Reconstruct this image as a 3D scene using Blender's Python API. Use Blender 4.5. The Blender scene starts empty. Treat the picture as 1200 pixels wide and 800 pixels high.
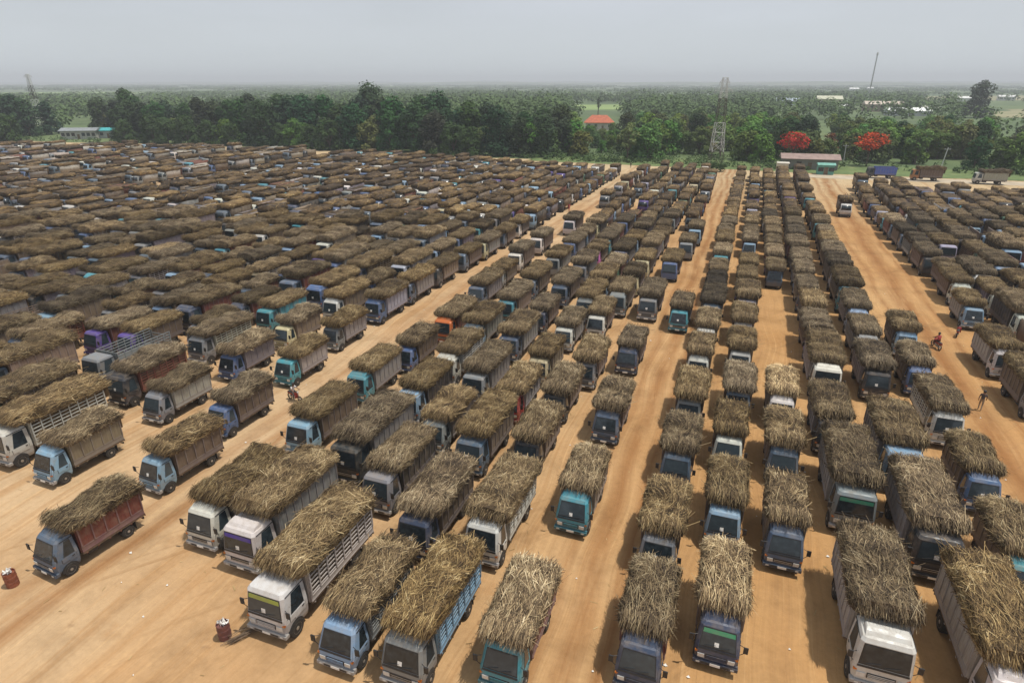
import bpy, bmesh, math, random
import numpy as np
from mathutils import Vector, Matrix, noise as mnoise

R = math.radians
random.seed(7)
sc = bpy.context.scene
COL = sc.collection

# ---------------------------------------------------------------- camera, sky, sun, exposure
CAM_H = 24.5
PITCH, HEAD = 22.8906, 20.3578            # degrees below the horizon, degrees left of +Y
cam_d = bpy.data.cameras.new('camera')
cam_d.sensor_width = 36.0
cam_d.lens = 36.0 * 720 / 1200
cam_d.clip_start, cam_d.clip_end = 0.5, 30000
cam = bpy.data.objects.new('camera', cam_d)
COL.objects.link(cam)
cam.location = (0, 0, CAM_H)
cam.rotation_euler = (R(90 - PITCH), 0, R(HEAD))
sc.camera = cam

SUN_EL, SUN_AZ = 72.0, 20.0               # azimuth counter-clockwise from +X
sun_vec = Vector((math.cos(R(SUN_EL)) * math.cos(R(SUN_AZ)), math.cos(R(SUN_EL)) * math.sin(R(SUN_AZ)), math.sin(R(SUN_EL))))
sun_d = bpy.data.lights.new('sun', 'SUN')
sun_d.energy, sun_d.angle, sun_d.color = 3.8, R(0.6), (1.0, 0.94, 0.84)
sun = bpy.data.objects.new('sun', sun_d)
COL.objects.link(sun)
sun.rotation_euler = sun_vec.to_track_quat('Z', 'Y').to_euler()

world = bpy.data.worlds.new('World')
sc.world = world
world.use_nodes = True
wn, wl = world.node_tree.nodes, world.node_tree.links
wn.clear()
w_out = wn.new('ShaderNodeOutputWorld')
w_bg = wn.new('ShaderNodeBackground')
w_sky = wn.new('ShaderNodeTexSky')
w_sky.sky_type = 'NISHITA'
w_sky.sun_disc = False
w_sky.sun_elevation = R(SUN_EL)
w_sky.sun_rotation = R(90 - SUN_AZ)
w_sky.air_density, w_sky.dust_density, w_sky.ozone_density = 1.3, 3.0, 1.6
w_tc = wn.new('ShaderNodeTexCoord')
w_map = wn.new('ShaderNodeMapping')
w_map.inputs['Scale'].default_value = (1.0, 1.0, 5.0)
w_no = wn.new('ShaderNodeTexNoise')
w_no.inputs['Scale'].default_value = 1.7
w_no.inputs['Detail'].default_value = 5
w_rm = wn.new('ShaderNodeValToRGB')
w_rm.color_ramp.elements[0].position, w_rm.color_ramp.elements[0].color = 0.35, (0.7, 0.7, 0.7, 1)
w_rm.color_ramp.elements[1].position, w_rm.color_ramp.elements[1].color = 0.70, (0.96, 0.96, 0.96, 1)
w_mix = wn.new('ShaderNodeMixRGB')
w_mix.inputs['Color2'].default_value = (8.0, 8.5, 9.35, 1)   # thin overcast veil
wl.new(w_tc.outputs['Generated'], w_map.inputs['Vector'])
wl.new(w_map.outputs['Vector'], w_no.inputs['Vector'])
wl.new(w_no.outputs['Fac'], w_rm.inputs['Fac'])
wl.new(w_rm.outputs['Color'], w_mix.inputs['Fac'])
wl.new(w_sky.outputs['Color'], w_mix.inputs['Color1'])
w_sep = wn.new('ShaderNodeSeparateXYZ')
wl.new(w_tc.outputs['Generated'], w_sep.inputs[0])
w_hr = wn.new('ShaderNodeValToRGB')
w_hr.color_ramp.elements[0].position, w_hr.color_ramp.elements[0].color = 0.0, (0.75, 0.75, 0.75, 1)
w_hr.color_ramp.elements[1].position, w_hr.color_ramp.elements[1].color = 0.13, (0, 0, 0, 1)
wl.new(w_sep.outputs['Z'], w_hr.inputs['Fac'])
w_mix2 = wn.new('ShaderNodeMixRGB')
w_mix2.inputs['Color2'].default_value = (8.7, 9.5, 9.7, 1)    # thick pale air low over the plain
wl.new(w_hr.outputs['Color'], w_mix2.inputs['Fac'])
wl.new(w_mix.outputs['Color'], w_mix2.inputs['Color1'])
wl.new(w_mix2.outputs['Color'], w_bg.inputs['Color'])
w_bg.inputs['Strength'].default_value = 0.08
wl.new(w_bg.outputs['Background'], w_out.inputs['Surface'])

vs = sc.view_settings
vs.view_transform, vs.look, vs.gamma, vs.exposure = 'Standard', 'None', 1.0, 0.0
vs.use_curve_mapping = False
sc.render.engine = 'CYCLES'
sc.cycles.max_bounces = 6
sc.cycles.diffuse_bounces = 3
sc.cycles.glossy_bounces = 2
sc.cycles.transparent_max_bounces = 4
sc.cycles.volume_bounces = 0
sc.cycles.caustics_reflective = False
sc.cycles.caustics_refractive = False

# ---------------------------------------------------------------- materials
def nmat(name):
    m = bpy.data.materials.new(name)
    m.use_nodes = True
    nt = m.node_tree
    b = nt.nodes['Principled BSDF']
    return m, nt, b

def N(nt, typ, **kw):
    n = nt.nodes.new(typ)
    for k, v in kw.items():
        if k in n.inputs:
            n.inputs[k].default_value = v
        else:
            setattr(n, k, v)
    return n

def ramp(nt, fac, stops):
    r = nt.nodes.new('ShaderNodeValToRGB')
    e = r.color_ramp.elements
    while len(e) < len(stops):
        e.new(0.5)
    for el, (p, c) in zip(e, stops):
        el.position = p
        el.color = (*c, 1) if len(c) == 3 else c
    nt.links.new(fac, r.inputs['Fac'])
    return r.outputs['Color']

def mix(nt, fac, a, b, mode='MIX'):
    n = nt.nodes.new('ShaderNodeMixRGB')
    n.blend_type = mode
    for s, v in ((0, fac), (1, a), (2, b)):
        if isinstance(v, (int, float)):
            n.inputs[s].default_value = v if s == 0 else (v, v, v, 1)
        elif isinstance(v, tuple):
            n.inputs[s].default_value = (*v, 1)
        else:
            nt.links.new(v, n.inputs[s])
    return n.outputs['Color']

def noise_tex(nt, vec, scale, detail=3, rough=0.55):
    n = N(nt, 'ShaderNodeTexNoise', Scale=scale, Detail=detail, Roughness=rough)
    if vec is not None:
        nt.links.new(vec, n.inputs['Vector'])
    return n.outputs['Fac']

def mapping(nt, vec, scale, loc=(0, 0, 0)):
    n = nt.nodes.new('ShaderNodeMapping')
    n.inputs['Scale'].default_value = scale
    n.inputs['Location'].default_value = loc
    nt.links.new(vec, n.inputs['Vector'])
    return n.outputs['Vector']

def simple(name, col, rough=0.6, metal=0.0, var=0.25, scale=6.0):
    m, nt, b = nmat(name)
    tc = nt.nodes.new('ShaderNodeTexCoord')
    f = noise_tex(nt, tc.outputs['Object'], scale, 4)
    c = ramp(nt, f, [(0.3, tuple(x * (1 - var) for x in col)), (0.7, tuple(min(1, x * (1 + var)) for x in col))])
    nt.links.new(c, b.inputs['Base Color'])
    b.inputs['Roughness'].default_value = rough
    b.inputs['Metallic'].default_value = metal
    return m

def paint(name, source, dust=0.45, rough=0.42, wood=False, second=None):
    """Vehicle paint in the object's own colour (or its stored tint), with patches of tan road dust."""
    m, nt, b = nmat(name)
    tc = nt.nodes.new('ShaderNodeTexCoord')
    oi = nt.nodes.new('ShaderNodeObjectInfo')
    if source == 'object':
        base = oi.outputs['Color']
    else:
        a = N(nt, 'ShaderNodeAttribute', attribute_name='tint')
        base = a.outputs['Color']
    if second: base = mix(nt, 0.4, base, second)
    vadd = nt.nodes.new('ShaderNodeVectorMath')
    vadd.operation = 'ADD'
    rnd = nt.nodes.new('ShaderNodeVectorMath')
    rnd.operation = 'SCALE'
    rnd.inputs[0].default_value = (13.0, 7.0, 5.0)
    nt.links.new(oi.outputs['Random'], rnd.inputs['Scale'])
    nt.links.new(tc.outputs['Object'], vadd.inputs[0])
    nt.links.new(rnd.outputs[0], vadd.inputs[1])
    p = vadd.outputs[0]
    if wood:
        st = noise_tex(nt, mapping(nt, p, (1, 9, 0.7)), 1.6, 4)
        base = mix(nt, 0.6, base, ramp(nt, st, [(0.3, (0.45, 0.42, 0.4)), (0.7, (1.1, 1.08, 1.02))]), 'MULTIPLY')
    d1 = noise_tex(nt, p, 2.2, 5, 0.65)
    dm = ramp(nt, d1, [(0.42, (0, 0, 0)), (0.72, (dust, dust, dust))])
    chips = ramp(nt, noise_tex(nt, p, 11.0, 4, 0.7), [(0.64, (0, 0, 0)), (0.70, (0.75, 0.75, 0.75))])
    base = mix(nt, chips, base, (0.075, 0.042, 0.026))
    c = mix(nt, dm, base, (0.30, 0.23, 0.155))
    nt.links.new(c, b.inputs['Base Color'])
    rr = ramp(nt, d1, [(0.4, (rough,) * 3), (0.7, (0.85,) * 3)])
    nt.links.new(rr, b.inputs['Roughness'])
    return m

M = {}
M['paint'] = paint('cab_paint', 'object', 0.42, 0.38)
M['body'] = paint('body_paint', 'object', 0.32, 0.6, wood=True)
M['paint_low'] = paint('cab_paint_low', 'object', 0.35, 0.4, second=(0.14, 0.13, 0.15))
M['lower'] = paint('lower_board_paint', 'object', 0.45, 0.55, second=(0.17, 0.155, 0.18))
M['paint_far'] = paint('cab_paint_far', 'tint', 0.4, 0.45)
M['body_far'] = paint('body_paint_far', 'tint', 0.45, 0.6, wood=True)
M['rubber'] = simple('tyre_rubber', (0.028, 0.025, 0.022), 0.85, 0, 0.4, 9)
M['rim'] = simple('wheel_steel', (0.30, 0.27, 0.23), 0.55, 0.3, 0.4, 7)
M['black'] = simple('black_plastic', (0.022, 0.022, 0.023), 0.55, 0, 0.3, 8)
M['chassis'] = simple('chassis_steel', (0.045, 0.038, 0.032), 0.8, 0, 0.4, 5)
M['chrome'] = simple('dull_chrome', (0.45, 0.44, 0.42), 0.35, 0.6, 0.2, 5)
M['lamp'] = simple('headlight_glass', (0.55, 0.56, 0.55), 0.15, 0.1, 0.1, 9)
M['amber'] = simple('indicator_amber', (0.55, 0.16, 0.02), 0.3, 0, 0.1, 9)
M['paper'] = simple('white_paper', (0.75, 0.74, 0.7), 0.8, 0, 0.05, 9)
M['bar'] = paint('rail_paint', 'object', 0.35, 0.5)
M['deck'] = simple('wooden_deck', (0.16, 0.11, 0.07), 0.85, 0, 0.4, 4)
# windscreen glass: dark, glossy; bluish mottling in the colour imitates sky reflection and an unmodelled cabin
m, nt, b = nmat('window_glass')
oi = nt.nodes.new('ShaderNodeObjectInfo')
tc = nt.nodes.new('ShaderNodeTexCoord')
gn = noise_tex(nt, tc.outputs['Object'], 3.5, 3)
gc = ramp(nt, gn, [(0.35, (0.012, 0.017, 0.021)), (0.55, (0.022, 0.032, 0.039)), (0.8, (0.050, 0.062, 0.070))])
gl = ramp(nt, oi.outputs['Random'], [(0.0, (0, 0, 0)), (0.5, (0.1, 0.1, 0.1)), (1.0, (0.5, 0.5, 0.5))])  # random paler tint per pane: dust and sky reflection painted into the base colour
nt.links.new(mix(nt, gl, gc, (0.075, 0.105, 0.125)), b.inputs['Base Color'])
b.inputs['Roughness'].default_value = 0.12
b.inputs['IOR'].default_value = 1.52
M['glass'] = m

def cane_material(name, far):
    m, nt, b = nmat(name)
    at = N(nt, 'ShaderNodeAttribute', attribute_name='tone')
    tc = nt.nodes.new('ShaderNodeTexCoord')
    oi = nt.nodes.new('ShaderNodeObjectInfo')
    n1 = noise_tex(nt, tc.outputs['Object'], 0.9 if not far else 0.35, 3)
    add = N(nt, 'ShaderNodeMath', operation='MULTIPLY_ADD')
    nt.links.new(n1, add.inputs[0])
    add.inputs[1].default_value = 0.85
    add.inputs[2].default_value = -0.45
    add2 = N(nt, 'ShaderNodeMath', operation='ADD')
    nt.links.new(add.outputs[0], add2.inputs[0])
    nt.links.new(at.outputs['Fac'], add2.inputs[1])
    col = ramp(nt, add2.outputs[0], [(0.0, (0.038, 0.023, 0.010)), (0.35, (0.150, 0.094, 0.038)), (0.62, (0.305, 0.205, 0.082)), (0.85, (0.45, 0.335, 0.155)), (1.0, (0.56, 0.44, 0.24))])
    if not far:
        # each load its own age: browner or yellower
        hs = nt.nodes.new('ShaderNodeHueSaturation')
        mr = N(nt, 'ShaderNodeMapRange')
        nt.links.new(oi.outputs['Color'], mr.inputs['Value'])
        mr.inputs['To Min'].default_value, mr.inputs['To Max'].default_value = 0.0, 2.0
        nt.links.new(mr.outputs['Result'], hs.inputs['Value'])
        ms_ = N(nt, 'ShaderNodeMapRange')
        nt.links.new(oi.outputs['Random'], ms_.inputs['Value'])
        ms_.inputs['To Min'].default_value, ms_.inputs['To Max'].default_value = 0.76, 0.99
        nt.links.new(ms_.outputs['Result'], hs.inputs['Saturation'])
        nt.links.new(col, hs.inputs['Color'])
        col = hs.outputs['Color']
    nt.links.new(col, b.inputs['Base Color'])
    b.inputs['Roughness'].default_value = 0.7
    b.inputs['Specular IOR Level'].default_value = 0.25
    return m
M['cane'] = cane_material('dry_cane', False)
M['cane_far'] = cane_material('dry_cane_far', True)

# ---------------------------------------------------------------- mesh builder
class MB:
    def __init__(s):
        s.v, s.f, s.m, s.t = [], [], [], []
    def add(s, verts, faces, mi=0, tone=0.0):
        o = len(s.v)
        s.v.extend(verts)
        for f in faces:
            s.f.append(tuple(i + o for i in f))
            s.m.append(mi)
            s.t.append(tone)
    def box(s, x0, x1, y0, y1, z0, z1, mi=0, ch=0.0):
        if ch <= 0:
            v = [(x0, y0, z0), (x1, y0, z0), (x1, y1, z0), (x0, y1, z0), (x0, y0, z1), (x1, y0, z1), (x1, y1, z1), (x0, y1, z1)]
            s.add(v, [(3, 2, 1, 0), (4, 5, 6, 7), (0, 1, 5, 4), (1, 2, 6, 5), (2, 3, 7, 6), (3, 0, 4, 7)], mi)
        else:
            def rg(z, d):
                return [(x0 + d, y0 + d, z), (x1 - d, y0 + d, z), (x1 - d, y1 - d, z), (x0 + d, y1 - d, z)]
            s.loft([rg(z0, ch), rg(z0 + ch, 0), rg(z1 - ch, 0), rg(z1, ch)], mi)
    def loft(s, rings, mi=0, caps=True):
        n = len(rings[0])
        v = [p for r in rings for p in r]
        f = []
        for k in range(len(rings) - 1):
            for i in range(n):
                j = (i + 1) % n
                f.append((k * n + i, k * n + j, (k + 1) * n + j, (k + 1) * n + i))
        if caps:
            f.append(tuple(range(n - 1, -1, -1)))
            f.append(tuple((len(rings) - 1) * n + i for i in range(n)))
        s.add(v, f, mi)
    def slab(s, quad, off, thick, mi=0):
        """A thin panel lying on a planar quad: its back 'off' above the quad along the quad's normal."""
        q = [Vector(p) for p in quad]
        n = (q[1] - q[0]).cross(q[3] - q[0]).normalized()
        a = [tuple(p + n * off) for p in q]
        b = [tuple(p + n * (off + thick)) for p in q]
        s.loft([a, b], mi)
    def tube(s, p, q, r0, r1=None, n=6, mi=0):
        p, q = Vector(p), Vector(q)
        r1 = r0 if r1 is None else r1
        d = (q - p).normalized()
        u = d.cross(Vector((0, 0, 1)) if abs(d.z) < 0.9 else Vector((1, 0, 0))).normalized()
        w = d.cross(u)
        ra = [tuple(p + (u * math.cos(2 * math.pi * i / n) + w * math.sin(2 * math.pi * i / n)) * r0) for i in range(n)]
        rb = [tuple(q + (u * math.cos(2 * math.pi * i / n) + w * math.sin(2 * math.pi * i / n)) * r1) for i in range(n)]
        s.loft([ra, rb], mi)
    def lathe_x(s, prof, n=18, mi=0, c=(0, 0, 0)):
        """profile of (x, r) turned about the X axis"""
        rings = [[(c[0] + x, c[1] + r * math.cos(2 * math.pi * i / n), c[2] + r * math.sin(2 * math.pi * i / n)) for i in range(n)] for x, r in prof]
        s.loft(rings, mi)
    def lathe_z(s, prof, n=18, mi=0, c=(0, 0, 0)):
        rings = [[(c[0] + r * math.cos(2 * math.pi * i / n), c[1] + r * math.sin(2 * math.pi * i / n), c[2] + z) for i in range(n)] for z, r in prof]
        s.loft(rings, mi)
    def mesh(s, name, mats, tone=False, smooth=False):
        me = bpy.data.meshes.new(name)
        me.from_pydata(s.v, [], s.f)
        for mm in mats:
            me.materials.append(M[mm] if isinstance(mm, str) else mm)
        me.polygons.foreach_set('material_index', s.m)
        if smooth:
            me.polygons.foreach_set('use_smooth', [True] * len(s.f))
        if tone:
            a = me.attributes.new('tone', 'FLOAT', 'FACE')
            a.data.foreach_set('value', s.t)
        me.update()
        return me

def obj(name, me, parent=None, loc=(0, 0, 0), rot=0.0, color=None):
    o = bpy.data.objects.new(name, me)
    COL.objects.link(o)
    o.location = loc
    if rot:
        o.rotation_euler = (0, 0, rot)
    if parent:
        o.parent = parent
    if color:
        o.color = (*color, 1)
    return o

def empty(name, loc, rot=0.0, scale=1.0):
    o = bpy.data.objects.new(name, None)
    COL.objects.link(o)
    o.empty_display_size = 0.3
    o.location = loc
    o.rotation_euler = (0, 0, rot)
    o.scale = (scale,) * 3
    return o

def tag(o, label=None, cat=None, group=None, kind=None):
    if label: o['label'] = label
    if cat: o['category'] = cat
    if group: o['group'] = group
    if kind: o['kind'] = kind
    return o

def lerp(a, b, t):
    return tuple(a[i] + (b[i] - a[i]) * t for i in range(3))

def bil(q, u, v):
    return lerp(lerp(q[0], q[1], u), lerp(q[3], q[2], u), v)

# ---------------------------------------------------------------- ground
def ground_sheet(name, mat, poly_or_grid, z):
    me = bpy.data.meshes.new(name)
    v, f = poly_or_grid
    me.from_pydata([(x, y, z) for x, y in v], [], f)
    me.materials.append(mat)
    me.update()
    o = bpy.data.objects.new(name, me)
    COL.objects.link(o)
    o['kind'] = 'structure'
    return o

def pos_node(nt):
    g = nt.nodes.new('ShaderNodeNewGeometry')
    return g.outputs['Position']

# far plain: mixed scrub, fields, bare plots
m, nt, b = nmat('plain_vegetation')
P = pos_node(nt)
f1 = noise_tex(nt, P, 0.004, 5, 0.6)
f2 = noise_tex(nt, P, 0.06, 5, 0.65)
c1 = ramp(nt, f1, [(0.35, (0.06, 0.095, 0.036)), (0.48, (0.085, 0.13, 0.045)), (0.60, (0.12, 0.165, 0.06)), (0.74, (0.18, 0.185, 0.085))])
c2 = mix(nt, 0.6, c1, ramp(nt, f2, [(0.3, (0.55, 0.6, 0.55)), (0.7, (1.2, 1.15, 1.1))]), 'MULTIPLY')
nt.links.new(c2, b.inputs['Base Color'])
b.inputs['Roughness'].default_value = 0.95
M['plain'] = m
ground_sheet('ground', M['plain'], ([(-9000, -300), (9000, -300), (9000, 9000), (-9000, 9000)], [(0, 1, 2, 3)]), -0.06)

# the dirt lot
m, nt, b = nmat('packed_dirt')
P = pos_node(nt)
big = noise_tex(nt, P, 0.045, 4, 0.55)
med = noise_tex(nt, P, 0.35, 5, 0.62)
fine = noise_tex(nt, P, 3.0, 6, 0.7)
# wandering longitudinal wheel tracks
warp = N(nt, 'ShaderNodeTexNoise', Scale=0.035, Detail=2)
nt.links.new(P, warp.inputs['Vector'])
wv = nt.nodes.new('ShaderNodeVectorMath'); wv.operation = 'MULTIPLY_ADD'
nt.links.new(warp.outputs['Color'], wv.inputs[0]); wv.inputs[1].default_value = (7, 0, 0)
nt.links.new(P, wv.inputs[2])
tr = noise_tex(nt, mapping(nt, wv.outputs[0], (1.15, 0.022, 1)), 1.0, 4, 0.6)
tr2 = noise_tex(nt, mapping(nt, wv.outputs[0], (3.4, 0.06, 1), (3, 5, 0)), 1.0, 3, 0.6)
base = ramp(nt, big, [(0.30, (0.535, 0.398, 0.252)), (0.50, (0.485, 0.337, 0.195)), (0.70, (0.425, 0.266, 0.135))])
# the ground right of the diagonal road is redder, the corner in front paler
sx = nt.nodes.new('ShaderNodeSeparateXYZ'); nt.links.new(P, sx.inputs[0])
mr = N(nt, 'ShaderNodeMapRange'); nt.links.new(sx.outputs['X'], mr.inputs['Value'])
mr.inputs['From Min'].default_value, mr.inputs['From Max'].default_value = -32, 2
redder = mix(nt, 1.0, base, (0.90, 0.755, 0.56), 'MULTIPLY')
base = mix(nt, mr.outputs['Result'], base, redder)
mr2 = N(nt, 'ShaderNodeMapRange'); nt.links.new(sx.outputs['Y'], mr2.inputs['Value'])
mr2.inputs['From Min'].default_value, mr2.inputs['From Max'].default_value = 120, 195
base = mix(nt, mr2.outputs['Result'], base, (0.46, 0.36, 0.22))
base = mix(nt, ramp(nt, tr, [(0.36, (0.6,) * 3), (0.50, (0, 0, 0)), (1, (0, 0, 0))]), base, (0.36, 0.20, 0.085))
base = mix(nt, ramp(nt, tr2, [(0.34, (0.30,) * 3), (0.44, (0, 0, 0)), (1, (0, 0, 0))]), base, (0.33, 0.19, 0.085))
base = mix(nt, ramp(nt, tr2, [(0.0, (0, 0, 0)), (0.56, (0, 0, 0)), (0.74, (0.32,) * 3)]), base, (0.66, 0.43, 0.21))
wl_ = N(nt, 'ShaderNodeTexNoise', Scale=0.05, Detail=2)
nt.links.new(P, wl_.inputs['Vector'])
wl2 = nt.nodes.new('ShaderNodeVectorMath'); wl2.operation = 'MULTIPLY_ADD'
nt.links.new(wl_.outputs['Color'], wl2.inputs[0]); wl2.inputs[1].default_value = (3.2, 0, 0)
nt.links.new(P, wl2.inputs[2])
sx2 = nt.nodes.new('ShaderNodeSeparateXYZ'); nt.links.new(wl2.outputs[0], sx2.inputs[0])
mrx = N(nt, 'ShaderNodeMapRange'); nt.links.new(sx2.outputs['X'], mrx.inputs['Value'])
mrx.inputs['From Min'].default_value, mrx.inputs['From Max'].default_value = -38, 27
def at_x(x): return (x + 1.6 + 38) / 65.0
st_ = [(0.0, (0, 0, 0))]
for xc, w_, k_ in ((-32.2, 0.9, 0.5), (-30.2, 1.0, 0.8), (-6.4, 0.6, 0.7), (-4.9, 0.85, 0.9), (-3.3, 0.6, 0.9), (17.6, 0.7, 0.7), (20.1, 1.75, 1.0), (22.6, 0.6, 0.7)):
    st_ += [(at_x(xc - w_), (0, 0, 0)), (at_x(xc), (k_, k_, k_)), (at_x(xc + w_), (0, 0, 0))]
rut = ramp(nt, mrx.outputs['Result'], st_)
vr_ = N(nt, 'ShaderNodeVectorRotate', rotation_type='Z_AXIS')
nt.links.new(wv.outputs[0], vr_.inputs['Vector']); vr_.inputs['Angle'].default_value = R(38)
cr_ = noise_tex(nt, mapping(nt, vr_.outputs[0], (1.5, 0.035, 1), (5, 2, 0)), 1.0, 3, 0.6)
cm_ = ramp(nt, noise_tex(nt, P, 0.09, 3), [(0.45, (0, 0, 0)), (0.62, (1, 1, 1))])
base = mix(nt, mix(nt, 1.0, cm_, ramp(nt, cr_, [(0.36, (0.55,) * 3), (0.45, (0, 0, 0)), (0.58, (0, 0, 0))]), 'MULTIPLY'), base, (0.30, 0.175, 0.08))
stn = ramp(nt, noise_tex(nt, P, 0.16, 5, 0.7), [(0.60, (0, 0, 0)), (0.70, (0.45,) * 3)])
base = mix(nt, stn, base, (0.36, 0.19, 0.078))
oil = ramp(nt, noise_tex(nt, P, 0.7, 3, 0.5), [(0.70, (0, 0, 0)), (0.76, (0.5,) * 3)])
base = mix(nt, oil, base, (0.17, 0.10, 0.055))
rutn = ramp(nt, noise_tex(nt, mapping(nt, P, (0.8, 0.10, 1)), 1.0, 5, 0.65), [(0.30, (0.2,) * 3), (0.52, (1, 1, 1))])
base = mix(nt, mix(nt, 1.0, rut, rutn, 'MULTIPLY'), base, (0.27, 0.128, 0.047))
base = mix(nt, 0.75, base, ramp(nt, med, [(0.28, (0.70, 0.68, 0.66)), (0.5, (1, 1, 1)), (0.75, (1.12, 1.1, 1.08))]), 'MULTIPLY')
base = mix(nt, 0.5, base, ramp(nt, fine, [(0.3, (0.8, 0.79, 0.78)), (0.7, (1.15, 1.15, 1.15))]), 'MULTIPLY')
nt.links.new(base, b.inputs['Base Color'])
b.inputs['Roughness'].default_value = 0.95
b.inputs['Specular IOR Level'].default_value = 0.15
bmp = N(nt, 'ShaderNodeBump', Strength=0.5, Distance=0.12)
hsum = N(nt, 'ShaderNodeMath', operation='MULTIPLY_ADD'); hsum.inputs[1].default_value = 0.35
nt.links.new(fine, hsum.inputs[0])
h2 = N(nt, 'ShaderNodeMath', operation='ADD'); nt.links.new(tr2, h2.inputs[0]); nt.links.new(med, h2.inputs[1])
nt.links.new(h2.outputs[0], hsum.inputs[2])
nt.links.new(hsum.outputs[0], bmp.inputs['Height'])
nt.links.new(bmp.outputs['Normal'], b.inputs['Normal'])
M['dirt'] = m

def far_edge(x):
    base = 207.0 - 11.0 * min(1.0, max(0.0, (-225 - x) / 60.0))
    return base + 2.2 * mnoise.noise((x * 0.05, 3.1, 0)) + 1.2 * mnoise.noise((x * 0.21, 9.0, 0))
xs = [-380 + 4 * i for i in range(126)]
v = [(x, -60) for x in xs] + [(x, far_edge(x)) for x in xs]
n = len(xs)
ground_sheet('dirt_lot', M['dirt'], (v, [(i, i + 1, n + i + 1, n + i) for i in range(n - 1)]), 0.0)

# gravel road along the back edge on the right, grass verge behind it
m, nt, b = nmat('gravel_road')
P = pos_node(nt)
c = ramp(nt, noise_tex(nt, P, 0.25, 5), [(0.3, (0.33, 0.27, 0.19)), (0.7, (0.50, 0.42, 0.31))])
nt.links.new(c, b.inputs['Base Color']); b.inputs['Roughness'].default_value = 0.95
M['gravel'] = m
def strip(x0, x1, fa, fb, step=4.0):
    k = int((x1 - x0) / step) + 1
    xs = [x0 + (x1 - x0) * i / (k - 1) for i in range(k)]
    v = [(x, fa(x)) for x in xs] + [(x, fb(x)) for x in xs]
    return v, [(i, i + 1, k + i + 1, k + i) for i in range(k - 1)]
ground_sheet('road', M['gravel'], strip(14, 330, lambda x: 191.5 + 0.06 * x + 0.5 * mnoise.noise((x * 0.2, 0, 0)), lambda x: 199.0 + 0.06 * x + 0.6 * mnoise.noise((x * 0.2, 5, 0))), 0.03)
m, nt, b = nmat('verge_grass')
P = pos_node(nt)
c = ramp(nt, noise_tex(nt, P, 0.22, 6, 0.7), [(0.3, (0.06, 0.10, 0.03)), (0.55, (0.12, 0.17, 0.05)), (0.75, (0.21, 0.20, 0.09))])
nt.links.new(c, b.inputs['Base Color']); b.inputs['Roughness'].default_value = 0.95
M['verge'] = m
ground_sheet('grass_verge', M['verge'], strip(-70, 330, lambda x: (203.0 if x < 20 else 202.5 + 0.06 * (x - 20)) + 1.5 * mnoise.noise((x * 0.09, 4, 0)), lambda x: 226 + 3 * mnoise.noise((x * 0.05, 8, 0))), 0.06)
m, nt, b = nmat('bright_field')
P = pos_node(nt)
c = ramp(nt, noise_tex(nt, mapping(nt, P, (0.25, 1, 1)), 0.05, 5, 0.6), [(0.3, (0.12, 0.20, 0.05)), (0.7, (0.26, 0.33, 0.11))])
nt.links.new(c, b.inputs['Base Color']); b.inputs['Roughness'].default_value = 0.95
M['field'] = m
m, nt, b = nmat('dry_field')
P = pos_node(nt)
c = ramp(nt, noise_tex(nt, mapping(nt, P, (0.25, 1, 1)), 0.05, 5, 0.6), [(0.3, (0.17, 0.17, 0.08)), (0.7, (0.30, 0.27, 0.15))])
nt.links.new(c, b.inputs['Base Color']); b.inputs['Roughness'].default_value = 0.95
M['dryfield'] = m

# low wooded rises along the horizon
for yy, hh_, sd in ((5200, 27, 1.0), (7600, 38, 7.0)):
    xs = [-8600 + 60 * i for i in range(287)]
    prof = [max(3.0, hh_ * (0.72 + 0.5 * mnoise.noise((x * 0.0011, sd, 0)) + 0.16 * mnoise.noise((x * 0.012, sd, 3)))) for x in xs]
    V_, F_ = [], []
    for x, h_ in zip(xs, prof):
        for dy, t_ in ((-420, 0), (-160, 0.72), (0, 1.0), (160, 0.75), (420, 0)):
            V_.append((x, yy + dy + 120 * mnoise.noise((x * 0.0008, sd, 9)), -0.3 + h_ * t_))
    for i in range(len(xs) - 1):
        for j in range(4):
            a_ = i * 5 + j
            F_.append((a_, a_ + 5, a_ + 6, a_ + 1))
    me = bpy.data.meshes.new('hills'); me.from_pydata(V_, [], F_); me.materials.append(M['plain'])
    o = bpy.data.objects.new('hills', me); COL.objects.link(o); o['kind'] = 'structure'

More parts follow.
